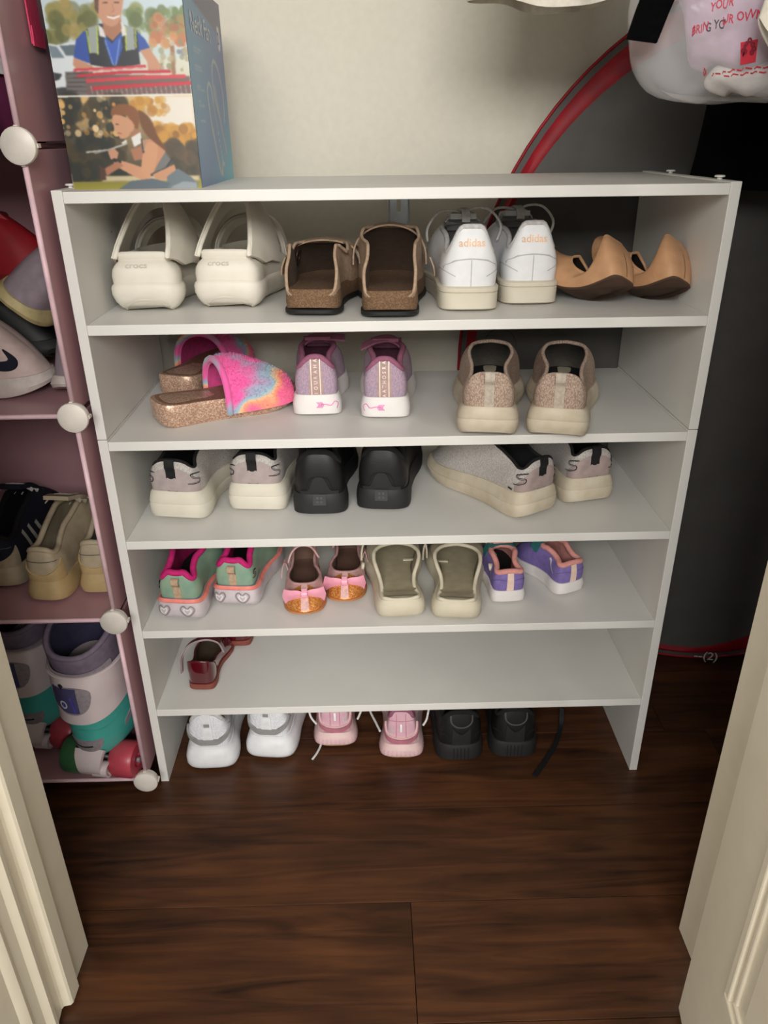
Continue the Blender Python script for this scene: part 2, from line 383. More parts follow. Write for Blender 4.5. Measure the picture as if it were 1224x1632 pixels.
# ------------------------------------------------------------------ pop-up fabric panel leaning behind the rack
pt = tag(empty('play_tent', (.98, .301, 0.002), math.atan(-.2)), 'folded pop-up play tent of grey fabric with red rim leaning behind the rack', 'play tent')
GREY = M('grey_nylon', (88, 85, 82), .7, scale=20, rgb2=(82, 79, 76), bump=.1)
RED = M('red_nylon', (158, 10, 30), .55, scale=30, rgb2=(128, 6, 24), bump=.1)
TH = np.linspace(0, 2*PI, 97)[:-1]
def ell(rx, rz, y, cx=0, cz=.587): return np.stack([cx+rx*np.cos(TH), np.full_like(TH, y), cz+rz*np.sin(TH)], 1)
deg = np.degrees(TH)
wred = np.interp(deg, [0, 45, 90, 125, 150, 180, 215, 250, 275, 300, 330, 360], [.05, .055, .050, .030, .015, .017, .02, .016, .018, .055, .06, .05])
O0 = ell(.467, .585, .004); O1 = ell(.456, .574, .001)
rad = (O1-[0, 0, .587]); rl = np.linalg.norm(rad, axis=1, keepdims=True); I1 = O1-rad/rl*wred[:, None]; I1[:, 1] = -.004
sheet('outer_band', np.stack([O0, O1]), .004, GREY, pt, True)
tube('edge_wire', O0, .0028, RED, pt, closed=True, n=6)
mid = (O1+I1)/2; mid[:, 1] = -.007
sheet('rim_band', np.stack([O1, mid, I1]), .004, RED, pt, True)
ce = np.array([0, -.004, .587]); rows = [I1]+[ce+(I1-ce)*f+np.array([0, -.008*(1-f*f), 0]) for f in (.9, .7, .45, .2, .0006)]
rows[1][:, 1] += .0012*np.sin(TH*46); sheet('fabric', np.stack(rows), .003, GREY, pt, True)
V, F = text2d('--(2)'); V = V*.026
mk('lettering', np.c_[V[:, 0]+.05, np.full(len(V), -.0105), V[:, 1]+.0155], F, M('white_print', (200, 200, 198), .6), pt)
c = [(-.395+.028*math.cos(t), -.0055, .345+.587+.028*math.sin(t)-.30) for t in np.linspace(0, 2*PI, 24)[:-1]]
tube('stitched_circle', c, .0009, M('dark_thread', (70, 68, 66), .8), pt, closed=True, n=5)

# ------------------------------------------------------------------ printed box
def paint(w, h, ops, seed=1):
    """flat print as a grid of coloured points; ops draw in (u, v) 0..1, v up"""
    U, Vv = np.meshgrid((np.arange(w)+.5)/w, (np.arange(h)+.5)/h); A = np.zeros((h, w, 3))
    for f in ops: A = f(U, Vv, A)
    A = np.clip(A, 0, 255)
    B = blur(A, 2); B[:2], B[-2:], B[:, :2], B[:, -2:] = A[:2], A[-2:], A[:, :2], A[:, -2:]
    return lin(B*.88)
def inside(U, V, poly):
    r = np.zeros(U.shape, bool); n = len(poly)
    for i in range(n):
        (x1, y1), (x2, y2) = poly[i], poly[(i+1) % n]
        if y1 == y2: continue
        c = (V > min(y1, y2)) & (V <= max(y1, y2)); r ^= c & (U < (V-y1)*(x2-x1)/(y2-y1)+x1)
    return r
def blur(a, k):
    for _ in range(k): a = (a+np.roll(a, 1, 0)+np.roll(a, -1, 0)+np.roll(a, 1, 1)+np.roll(a, -1, 1))/5
    return a
# image coordinates of the print are those of a tracing sheet 860 wide, 1085 high
def zc(p):
    out = []
    for x, y in p:
        xl, xr = 70+155*y/1085, 835+100*y/1085
        out.append(((x-xl)/(xr-xl), (1085-y)/1085*.88))
    return out
def poly(p, c, soft=1, sm=False):
    q = zc(p)
    if sm: q = [tuple(v) for v in cr(q, np.linspace(0, len(q), len(q)*6, endpoint=False))]
    def f(U, V, A):
        m = blur(inside(U, V, q).astype(float), soft)[..., None]; return A*(1-m)+np.array(c)*m
    return f
def line(p, w, c, soft=1):
    q = np.array(zc(p)); w = w/860
    def f(U, V, A):
        d = np.full(U.shape, 9.)
        for (a, b) in zip(q[:-1], q[1:]):
            e = b-a; t = np.clip(((U-a[0])*e[0]+(V-a[1])*e[1])/(e@e+1e-12), 0, 1)
            d = np.minimum(d, np.hypot(U-a[0]-t*e[0], (V-a[1]-t*e[1])*1.41))
        m = blur((d < w/2).astype(float), soft)[..., None]; return A*(1-m)+np.array(c)*m
    return f
def blobs(n, x0, x1, y0, y1, r0, r1, cols, seed, soft=4):
    R = np.random.RandomState(seed)
    def f(U, V, A):
        for _ in range(n):
            x, y, r = R.uniform(x0, x1), R.uniform(y0, y1), R.uniform(r0, r1); (u, v), = zc([(x, y)]); c = cols[R.randint(len(cols))]
            m = np.clip((1-np.hypot(U-u, (V-v)*1.41)/(r/860))*4, 0, 1)[..., None]*R.uniform(.4, .95); A = A*(1-m)+np.array(c)*m
        return A
    return f
def vgrad(v0, c0, v1, c1):
    def f(U, V, A):
        t = np.clip((V-v0)/(v1-v0), 0, 1)[..., None]; m = ((V >= v0) & (V <= v1))[..., None]
        return np.where(m, np.array(c0)*(1-t)+np.array(c1)*t, A)
    return f
SK, SK2, HAIR = (206, 150, 120), (178, 120, 92), (96, 62, 44)
DIV = (1085-525)/1085*.88
front = [vgrad(0, (120, 118, 60), 1, (205, 222, 228)), vgrad(DIV, (214, 204, 180), .62, (220, 220, 205)), vgrad(.62, (206, 218, 214), 1.0, (196, 216, 230)),
  blobs(60, 70, 380, 20, 230, 20, 60, [(120, 122, 66), (150, 142, 78), (96, 100, 52), (172, 150, 84)], 3), blobs(40, 520, 860, 60, 180, 20, 55, [(110, 130, 76), (140, 150, 90), (96, 110, 64)], 4),
  blobs(46, 660, 850, 90, 240, 16, 40, [(196, 120, 82), (214, 148, 96), (170, 104, 70), (150, 140, 80)], 5, 3), line([(775, 240), (782, 400)], 26, (160, 112, 80), 2), blobs(30, 640, 860, 230, 400, 8, 26, [(176, 160, 120), (140, 140, 100), (206, 196, 170), (110, 110, 130)], 6),
  poly([(70, 225), (150, 240), (255, 225), (275, 290), (270, 500), (120, 520), (100, 300)], (226, 234, 238), 2), poly([(100, 240), (150, 250), (190, 310), (120, 310)], (120, 138, 150), 2), poly([(165, 245), (250, 240), (260, 300), (200, 300)], (96, 112, 122), 2), poly([(120, 390), (175, 400), (160, 430), (130, 440)], (50, 54, 60), 2), poly([(115, 480), (240, 470), (250, 530), (120, 530)], (60, 62, 66), 3),
  poly([(300, 165), (255, 215), (240, 310), (330, 345), (350, 200)], (44, 80, 168), 1), poly([(580, 165), (630, 215), (655, 262), (590, 285), (560, 200)], (44, 80, 168), 1),
  poly([(310, 160), (380, 130), (500, 130), (585, 165), (600, 350), (470, 375), (330, 350)], (38, 42, 52), 1), poly([(405, 190), (450, 235), (500, 180), (505, 260), (475, 350), (445, 350), (415, 250)], (50, 92, 190), 1),
  poly([(320, 150), (372, 135), (378, 290), (328, 285)], (158, 168, 164), 1), poly([(520, 140), (570, 150), (575, 270), (528, 275)], (158, 168, 164), 1),
  *[line(l, 7, (204, 226, 60)) for l in ([(314, 165), (330, 285)], [(372, 140), (372, 295)], [(524, 150), (526, 275)], [(578, 165), (580, 260)])],
  poly([(400, 100), (500, 100), (505, 170), (455, 222), (405, 180)], SK2, 1), poly([(375, 130), (400, 150), (420, 205), (385, 195)], (232, 230, 226), 1), poly([(500, 120), (520, 140), (530, 190), (505, 200)], (232, 230, 226), 1),
  poly([(368, -60), (372, 60), (400, 118), (450, 145), (490, 120), (508, 60), (510, -60)], SK, 1, True), poly([(360, -80), (362, 50), (380, 80), (384, -10), (500, -30), (505, -80)], HAIR, 1), line([(432, 92), (462, 100), (490, 88)], 13, (246, 240, 232)), line([(430, 86), (462, 92), (492, 82)], 3, (140, 70, 60)), line([(405, 20), (430, 18)], 5, (70, 46, 36)), line([(468, 18), (492, 18)], 5, (70, 46, 36)), line([(455, 25), (465, 62), (450, 68)], 4, (176, 112, 84)),
  line([(412, 215), (455, 355), (468, 355), (492, 215)], 3.5, (220, 222, 220)),
  poly([(240, 310), (300, 335), (345, 360), (340, 395), (270, 395), (235, 350)], SK, 1), poly([(600, 275), (650, 262), (690, 320), (720, 370), (710, 405), (645, 405), (640, 340)], SK, 1), *[line([(655+i*18, 370), (650+i*19, 402)], 3, SK2) for i in range(4)],
  poly([(190, 390), (320, 380), (330, 520), (200, 520)], (112, 106, 104), 2), *[line([(200, 400+i*24), (340, 395+i*26)], 5, (70, 66, 68)) for i in range(5)],
  poly([(300, 400), (870, 420), (875, 522), (310, 522)], (120, 92, 90), 2), *[line([(330+i*27, 470), (340+i*27, 522)], 5, (176, 168, 164)) for i in range(20)],
  line([(245, 380), (450, 372), (625, 362)], 17, (208, 62, 74)), line([(260, 412), (500, 394), (760, 392)], 17, (200, 50, 64)), line([(310, 440), (600, 425), (840, 420)], 20, (212, 64, 76)), line([(345, 482), (620, 468), (872, 458)], 20, (206, 44, 60)), line([(250, 386), (620, 368)], 4, (240, 180, 180)),
  # lower picture
  vgrad(0, (150, 144, 50), .052, (118, 110, 42)), vgrad(.052, (60, 56, 44), DIV, (226, 190, 130)),
  poly([(600, 530), (900, 530), (905, 730), (780, 740), (660, 700)], (240, 232, 218), 12), blobs(90, 130, 500, 540, 1010, 30, 80, [(40, 44, 36), (58, 52, 36), (74, 62, 38), (30, 36, 32)], 11), blobs(40, 150, 480, 540, 760, 10, 26, [(236, 190, 120), (214, 150, 70), (250, 220, 170)], 12), blobs(26, 560, 740, 550, 650, 16, 34, [(214, 160, 70), (190, 130, 56)], 13), blobs(60, 680, 920, 710, 800, 22, 46, [(196, 140, 60), (216, 160, 70), (150, 104, 50)], 14), blobs(60, 690, 930, 820, 1000, 24, 60, [(84, 72, 54), (64, 60, 48), (104, 84, 62)], 15),
  vgrad(0, (156, 150, 52), .04, (140, 130, 50)), poly([(380, 1000), (920, 1005), (920, 1035), (380, 1035)], (206, 190, 150), 5),
  poly([(585, 610), (650, 660), (690, 760), (735, 840), (700, 830), (640, 770), (600, 700)], (120, 74, 44), 2, True), poly([(440, 600), (490, 572), (560, 590), (590, 640), (580, 720), (545, 690), (520, 640), (445, 650)], (140, 86, 50), 2, True),
  poly([(448, 640), (520, 650), (560, 690), (555, 730), (520, 770), (485, 775), (470, 740), (452, 720)], (214, 158, 122), 1, True), line([(462, 690), (478, 692)], 5, (70, 46, 36)), line([(472, 742), (492, 746)], 5, (166, 80, 70)), poly([(540, 740), (590, 720), (600, 800), (560, 820)], SK2, 1), poly([(545, 770), (595, 738), (606, 800), (560, 828)], (238, 236, 232), 1), poly([(490, 800), (520, 780), (522, 800), (500, 812)], (232, 230, 226), 1),
  poly([(600, 790), (650, 780), (730, 850), (740, 960), (650, 1000), (600, 900)], (206, 146, 108), 1), poly([(540, 840), (610, 820), (610, 900), (560, 910)], SK2, 2),
  line([(300, 855), (420, 842), (520, 806)], 10, (196, 194, 190)), line([(345, 862), (430, 838)], 8, (160, 156, 150)),
  poly([(415, 850), (450, 832), (475, 860), (465, 905), (430, 900)], SK, 1), poly([(470, 905), (600, 950), (650, 990), (640, 1025), (600, 1028), (460, 940)], (212, 154, 118), 1, True), poly([(640, 800), (690, 830), (670, 960), (640, 1020), (600, 980), (610, 860)], (216, 158, 120), 1, True), line([(452, 905), (480, 915)], 22, (34, 34, 38)), poly([(390, 960), (470, 910), (500, 940), (410, 1000)], SK2, 2), poly([(365, 930), (400, 960), (405, 1025), (375, 1030)], (84, 54, 40), 2),
  poly([(730, 860), (770, 920), (740, 975), (660, 1000), (690, 930)], (116, 118, 116), 1), line([(600, 780), (612, 860)], 9, (40, 42, 46)), line([(625, 780), (610, 850)], 6, (150, 152, 150)), line([(768, 905), (735, 960), (655, 998)], 14, (54, 56, 58)),
  poly([(660, 995), (780, 935), (800, 1000), (740, 1030), (680, 1030)], (206, 150, 114), 1), poly([(740, 1010), (800, 960), (870, 1010), (915, 1060), (905, 1085), (740, 1085)], (108, 120, 128), 1), poly([(480, 1080), (540, 1035), (660, 1020), (760, 1050), (740, 1085), (480, 1085)], (92, 106, 116), 1), poly([(770, 1070), (830, 1040), (905, 1050), (905, 1085), (760, 1085)], (150, 160, 166), 2),
  line([(135, 527), (880, 523)], 10, (240, 236, 226)), line([(136, 529), (226, 1083)], 5, (232, 226, 212))]
bw, bh, bd, bzt = .1535, .217, .245, .217
pb = empty('printed_box', (.0115, .045, .9118), 0, 'printed cardboard box with two photo panels and a blue side, on the rack top', 'box')
CARD = M('blue_card', (66, 96, 132), .45, scale=20)
bx('carton', 0, bw, 0, bd, 0, bh, CARD, pb, .0008)
PRINT = m_attr('box_print')
def print_panel(name, cols, w, h, fn, parent):
    V = [fn((i+.0)/(w-1), j/(h-1)) for j in range(h) for i in range(w)]
    return mk(name, V, gridfaces(h, w, False), PRINT, parent, cols=cols.reshape(-1, 3))
w, h = 230, 400
print_panel('front_print', paint(w, h, front), w, h, lambda u, v: (u*bw, -.0004, v*bzt), pb)
def sg(U, V, A):
    t = np.clip(.75-.55*V+.5*U-.1, 0, 1)[..., None]; a = np.array((124, 182, 216)); b = np.array((98, 122, 180)); c = np.array((92, 204, 222))
    A = a*(1-U[..., None])+b*U[..., None]; A = A*(1-np.clip(1-V*2.2, 0, 1)[..., None]*.5)+np.array((96, 112, 172))*np.clip(1-V*2.2, 0, 1)[..., None]*.5
    g = np.clip(1.25*U-V*1.6-.2, 0, 1)[..., None]; A = A*(1-g)+c*g
    d = np.clip((V-.80-.0-(1-U)*.13)*60, 0, 1)[..., None]; return A*(1-d)+np.array((112, 108, 138))*d
def uvline(p, w, c, n=60):
    q = smooth_path(np.array(p), n)
    def f(U, V, A):
        d = np.full(U.shape, 9.)
        for a in q: d = np.minimum(d, np.hypot((U-a[0])*.8, (V-a[1])))
        m = blur((d < w).astype(float), 1)[..., None]; return A*(1-m)+np.array(c)*m
    return f
side = [sg, uvline([(.44, .28), (.40, .42), (.40, .50), (.46, .535), (.52, .50), (.55, .40), (.66, .13), (.70, .10)], .010, (196, 198, 200)), uvline([(.44, .30), (.56, .08), (.62, .05), (.64, .10)], .014, (186, 184, 182)),
  uvline([(.72, .34), (.60, .46), (.58, .60), (.66, .665), (.78, .62), (.86, .50), (.84, .34)], .010, (188, 190, 194)), uvline([(.62, .52), (.72, .32), (.82, .16)], .013, (170, 172, 176)), uvline([(.52, .44), (.60, .30)], .012, (150, 160, 170)),
  uvline([(.865, .85), (.865, .76), (.905, .76), (.905, .85), (.865, .85)], .014, (226, 228, 230)), uvline([(.885, .84), (.885, .77)], .02, (226, 228, 230)),
  *[uvline([(.14, y), (.14+l, y)], .0042, (190, 202, 214), 20) for y, l in ((.685, .18), (.668, .13), (.60, .14), (.583, .16), (.505, .08), (.49, .18), (.43, .05), (.41, .14), (.335, .12))]]
w, h = 150, 260
print_panel('side_print', paint(w, h, side), w, h, lambda u, v: (bw+.0004, u*bd, v*bh), pb)
V, F = text2d('Neck Fan'); wv = V[:, 0].max()-V[:, 0].min(); V = V*np.array([.122/wv, .030])
INKW = M('white_ink', (232, 234, 236), .5)
mk('lettering', np.c_[np.full(len(V), bw+.0008), V[:, 0]+.090, V[:, 1]+.1745], F, INKW, pb)
V, F = text2d("2"); mk('lettering', np.c_[np.full(len(V), bw+.0008), V[:, 0]*.016+.2135, V[:, 1]*.020+.1745], F, M('navy_ink', (60, 72, 120), .5), pb)

# ------------------------------------------------------------------ pink cube organizer
OX, OY, OB_, OH, OD, OWD = -.012, -.030, .0345, .3085, .30, .315
og = empty('cube_organizer', (0, 0, 0), 0, 'pink plastic cube organizer with round white connectors left of the rack', 'organizer')
PINK = M('translucent_pink_plastic', (182, 138, 144), .28, scale=8, rgb2=(172, 130, 136), bump=.05, spec=.5)
PEDGE = M('pink_panel_edge', (226, 190, 198), .4, scale=30, bump=0)
CONN = M('white_connector', (222, 214, 204), .4, scale=20, bump=.02)
def opanel(x0, x1, y0, y1, z0, z1):
    bx('panel', x0, x1, y0, y1, z0, z1, PINK, og, .0007)
for k in range(4):
    z = OB_+OH*k
    bx('panel', OX-OWD+.006, OX-.006, OY+.004, OY+OD-.004, z-.002, z+.002, PINK, og, .0007)
    tube('panel_rim', [(OX-OWD+.008, OY+.003, z), (OX-.008, OY+.003, z)], .0032, PEDGE, og, n=8)
    for x in (OX, OX-OWD):
        if k < 4:
            zz = z+OH if k < 3 else 1.275
            bx('panel', x-.002, x+.002, OY+.004, OY+OD-.004, z+.004, z+OH-.004, PINK, og, .0007)
            tube('panel_rim', [(x, OY+.003, z+.012), (x, OY+.003, z+OH-.012)], .0034, PEDGE, og, n=8)
    bx('panel', OX-OWD+.006, OX-.006, OY+OD-.003, OY+OD+.001, z+.004, z+OH-.004, PINK, og, .0007)
for k in range(5):
    z = OB_+OH*k
    for x in (OX, OX-OWD):
        c = lathe('connector', [(.008, .012), (.0175, .010), (.0192, .003), (.0196, 0), (.0188, -.0025), (.0150, -.0042), (0.006, -.0052)], (x, OY-.004, z), (0, 1, 0), CONN, og, 26)
        for a in (0, PI/2, PI, 1.5*PI):
            bx('clip', -.0022, .0022, .001, .010, .0165, .0205, CONN, c, .0005).matrix_basis = Matrix.Translation((x, OY-.004, z)) @ Matrix.Rotation(a, 4, 'Y')
        lathe('connector', [(.008, -.012), (.0188, -.004), (.0192, 0), (.015, .004), (.006, .005)], (x, OY+OD, z), (0, 1, 0), CONN, og, 20)
# pink strap hanging down the outside of the organizer
STR = M('hot_pink_webbing', (206, 62, 98), .6, scale=200, rgb2=(190, 50, 86), bump=.3)
sp = tag(empty('strap', (-.0085, .0635, 1.062)), 'hot pink strap hanging down the outside of the pink organizer', 'strap')
ribbon('webbing', [(0, .004, .19), (0.0005, .002, .10), (.001, 0, .02), (.0012, -.001, 0)], (0, 1, 0), .033, .0016, STR, sp)
ribbon('folded_hem', [(.0026, .002, .018), (.0028, .001, .008), (.0028, -.001, -.002)], (0, 1, .0), .0345, .0014, STR, sp, 6)

# ------------------------------------------------------------------ clothes and bag hanging from the rod
ROD = tag(tube('closet_rod', [(-.9, .06, 1.70), (1.6, .06, 1.70)], .014, M('rod_metal', (190, 190, 190), .3, metal=.9)), 'metal closet rod across the closet above the frame', 'rod')
CREAM = M('cream_knit_cloth', (226, 220, 206), .9, scale=140, rgb2=(214, 207, 192), bump=.4)
BLACK = M('black_cloth', (3, 3, 4), .95, scale=160, rgb2=(6, 6, 7), bump=.4, spec=.08)
MAROON = M('maroon_cloth', (78, 14, 30), .85, scale=160, bump=.4)
def garment(name, x0, x1, y, ztop, hem, mat, label, folds=3, amp=.02, dy=.035, seed=0):
    """double-layer hanging cloth: closed tube of fabric with soft folds; hem = z(x fraction)"""
    R = np.random.RandomState(seed); n = 64; m = 16; rows = []
    for j in range(m):
        f = j/(m-1); pts = []
        for i in range(n):
            a = 2*PI*i/n; u = .5+.5*math.cos(a); w = x1(f)-x0(f)
            z = hem(u); z = z+(ztop-z)*f
            pts.append((x0(f)+w*u, y+dy*math.sin(a)*(1-.6*f)+amp*(1-.5*f)*math.sin(folds*2*PI*u+seed)*(1 if math.sin(a) > 0 else .6), z))
        rows.append(pts)
    return tag(sheet(name, rows, .0015, mat, None, True), label, 'clothing')
K = lambda v: (lambda f: v)
garment('shirt', lambda f: .485+.05*f, lambda f: .70-.04*f, .10, 1.688, lambda u: 1.106-.009*math.sin(PI*min(1, u*1.15))+.003*math.sin(9*u), CREAM, 'cream shirt hem hanging above the rack in front of the wall', 3, .012, .03, 1)
garment('garment', lambda f: .823-.03*min(1, f*2.2)**.8*(1-f)*0+(.0 if f > .9 else 0)-.0+.012*math.sin(f*9), lambda f: 1.12, .215, 1.688, lambda u: .888+.004*math.sin(7*u), BLACK, 'black garment hanging beside the right end of the rack', 4, .012, .045, 2)
garment('blouse', lambda f: .838, lambda f: 1.05, -.02, 1.688, lambda u: .985+.05*(1-u)*.6, MAROON, 'dark maroon garment half hidden behind the plastic bag', 3, .01, .02, 4)
garment('towel', lambda f: .735+.012*math.sin(f*14)-.02*f, lambda f: .95, -.115, 1.688, lambda u: 1.062-.075*min(1, u*2.6)**.7, CREAM, 'cream fluffy towel hanging in front of the bag at the right edge', 3, .006, .022, 3)
bs = tag(empty('black_strap', (.632, -.098, 1.045)), 'wide black cloth strap hanging in front of the plastic bag', 'strap')
ribbon('strap', [(0, 0, 0), (.006, 0, .02), (.016, -.004, .06), (.03, 0, .16), (.05, .08, .40), (.06, .135, .642)], (1, 0, -.12), [.030, .031, .032, .032, .032, .032], .004, BLACK, bs, 24)
# plastic carrier bag
pbg = tag(empty('plastic_bag', (.745, -.035, 1.0)), 'translucent white plastic carrier bag with red print hanging above the rack', 'bag')
FILM = bpy.data.materials.new('plastic_film'); FILM.use_nodes = True; nt = FILM.node_tree
b_ = nt.nodes['Principled BSDF']; b_.inputs['Base Color'].default_value = (.80, .79, .80, 1); b_.inputs['Roughness'].default_value = .22; b_.inputs['Specular IOR Level'].default_value = .6
tp = nt.nodes.new('ShaderNodeBsdfTransparent'); mx = nt.nodes.new('ShaderNodeMixShader'); mx.inputs[0].default_value = .30
nz = nt.nodes.new('ShaderNodeTexNoise'); nz.inputs['Scale'].default_value = 18; nz.inputs['Distortion'].default_value = 1.5; bp_ = nt.nodes.new('ShaderNodeBump'); bp_.inputs['Strength'].default_value = .5; bp_.inputs['Distance'].default_value = .006
tcn = nt.nodes.new('ShaderNodeTexCoord'); nt.links.new(tcn.outputs['Object'], nz.inputs['Vector']); nt.links.new(nz.outputs['Fac'], bp_.inputs['Height']); nt.links.new(bp_.outputs[0], b_.inputs['Normal'])
nt.links.new(tp.outputs[0], mx.inputs[1]); nt.links.new(b_.outputs[0], mx.inputs[2]); nt.links.new(mx.outputs[0], nt.nodes['Material Output'].inputs[0])
def blob(name, zs, mat, parent, cx=0, cy=0, wob=.05, seed=0, n=64, tilt=0):
    R = np.random.RandomState(seed); ph = R.uniform(0, 6, 8); rows = []
    for k, (z, rx, ry, ox) in enumerate(zs):
        a = -PI/2+2*PI*np.arange(n)/n
        w = 1+wob*(np.sin(3*a+ph[0]+z*30)+.6*np.sin(5*a+ph[1]-z*44)+.5*np.sin(8*a+ph[2]+z*70))
        rows.append(np.stack([cx+ox+rx*np.sign(np.cos(a))*np.abs(np.cos(a))**.9*w, cy+ry*np.sin(a)*w, z+tilt*rx*np.cos(a)+.004*np.sin(4*a+ph[3])], 1))
    P = np.array(rows); m = len(P)
    t = np.linspace(0, m-1, m*3); P = cr(P.reshape(m, -1), t, False).reshape(len(t), n, 3)
    V = list(P.reshape(-1, 3)); F = gridfaces(len(t), n, True); F.append(tuple(range(n))[::-1]); F.append(tuple(range(n*(len(t)-1), n*len(t))))
    mk(name, V, F, mat, parent, sharp=80); return Surf(P)
S = blob('film', [(-.004, .05, .02, .02), (.002, .085, .035, .012), (.022, .100, .045, .004), (.05, .106, .05, 0), (.09, .104, .05, .0), (.14, .095, .045, .01), (.22, .07, .035, .02), (.32, .035, .02, .03)], FILM, pbg, wob=.035, seed=3)
blob('lilac_cloth', [(.026, .04, .02, .01), (.035, .06, .032, .012), (.07, .070, .036, .012), (.12, .074, .036, .008), (.2, .055, .028, .02)], M('lilac_cloth', (196, 160, 190), .85, scale=60, bump=.3), pbg, cx=.006, wob=.04, seed=5)
blob('white_cloth', [(.0025, .03, .015, .035), (.010, .05, .026, .035), (.022, .052, .030, .035), (.032, .035, .02, .035)], M('white_cloth', (226, 220, 214), .9, scale=60, bump=.3), pbg, wob=.03, seed=6)
ribbon('handle', [(.03, 0, .30), (.025, .03, .45), (.02, .08, .62), (.02, .095, .69)], (1, 0, 0), [.05, .03, .02, .02], .002, FILM, pbg)
INKR = M('red_ink', (196, 44, 62), .5); INKD = M('dark_ink', (70, 62, 66), .5)
Hh = S.H[0]
def zy(z): # arc height at the front of the bag for a height z
    col = S.P[:, 0, 2]; l = np.r_[0, np.cumsum(np.linalg.norm(np.diff(S.P[:, 0], axis=0), axis=1))]; return float(np.interp(z, col, l))
S.ds *= 1.0
def btext(t, x, z, s, m, sx=1): S.text('lettering', t, x, zy(z), s, .0008, m, pbg, 0, sx)
dsb = np.linalg.norm(S.P[12, 1]-S.P[12, 0]); S.ds = dsb
btext('BRIN', -.0655, .0665, .0105, INKR); btext('G YO', -.045, .065, .0105, INKD); btext('UR OWN', -.0145, .0675, .0105, INKR)
btext('YOUR', -.040, .0815, .0105, INKR)
S.fill('red_square', [(-.010, zy(.027)), (.0065, zy(.0285)), (.0055, zy(.0475)), (-.0115, zy(.046))], .0009, INKR, pbg)
LTR = M('dark_red_ink', (120, 20, 40), .5)
for dx, dz in ((-.004, .005), (.004, .005), (-.004, -.003), (.004, -.003), (0, .009), (-.006, .001), (.006, .001)):
    S.stroke('mark', [(-.0025+dx*.9+.0016*math.cos(t), zy(.0385+dz*.8)+.0016*math.sin(t)) for t in np.linspace(0, 2*PI, 9)[:-1]], .0018, .0013, LTR, pbg, True, 12)
S.stroke('recycling_mark', [(-.062, zy(.025)), (-.058, zy(.025)), (-.060, zy(.030))], .0014, .0009, INKR, pbg, True, 12)
for zz, xs in ((.0225, (-.050, -.044, -.034, -.026, -.014, -.004, .006, .016, .026)), (.0185, (-.032, -.022, -.010, .002, .012, .024))):
    for a_, b_2 in zip(xs[:-1], xs[1:]): S.stroke('small_print', [(a_, zy(zz)), (b_2-.0022, zy(zz))], .0014, .0009, INKR, pbg, n=4)

# ------------------------------------------------------------------ footwear
Z1, Z2, Z3, Z4, Z5, Z0 = .7588, .6046, .4546, .3016, .1514, .0
def root(name, x, y, z, yaw, label, cat='shoe', group=None, pitch=0, roll=0):
    return empty(name, (x, y, z+.0003), -math.radians(yaw), label, cat, group, math.radians(pitch), math.radians(roll))
DARK = M('dark_lining', (22, 21, 22), .95, scale=120)
INS = M('worn_insole', (92, 86, 80), .9, scale=60)
def laces(r, S, L, y0, y1, z0, z1, hw, n, mat, w=.006):
    for k in range(n):
        f = k/(n-1); y = L*(y0+(y1-y0)*f); z = z0+(z1-z0)*f; h = hw*(1-.25*f)
        ribbon('lace', [(-h, y-.004, z-.008), (-h*.5, y, z+.002), (h*.5, y, z+.002), (h, y+.004, z-.008)], (0, 1, .4), w, .0018, mat, r, 10)
def tongue(r, L, y0, z0, y1, z1, w, mat, t=.006, lean=0):
    ribbon('tongue', [(lean*.2, L*y0, z0), (lean*.6, L*(y0+y1)/2, (z0+z1)/2+.006), (lean, L*y1, z1)], (1, 0, 0), [w*.8, w, w*.8], t, mat, r, 12)
def heel_loop(S, r, w, h0, h1, mat, lift=.007, name='pull_tab', x=0, fold=True):
    """webbing strip up the back of the heel, standing off as a loop at the top"""
    H = S.H[0]; pts = [S.at(x, y, .0008+o) for y, o in ((h0*H, 0), ((h0*.6+h1*.4)*H, 0), ((h0*.35+h1*.65)*H, .0005), ((h0*.2+h1*.8)*H, lift), (h1*H, lift), (min(h1, 1)*H, lift*.3))]
    pts[-1] = pts[-1]+[0, 0, .002]
    ribbon(name, pts, (1, 0, 0), w, .0012, mat, r, 22)

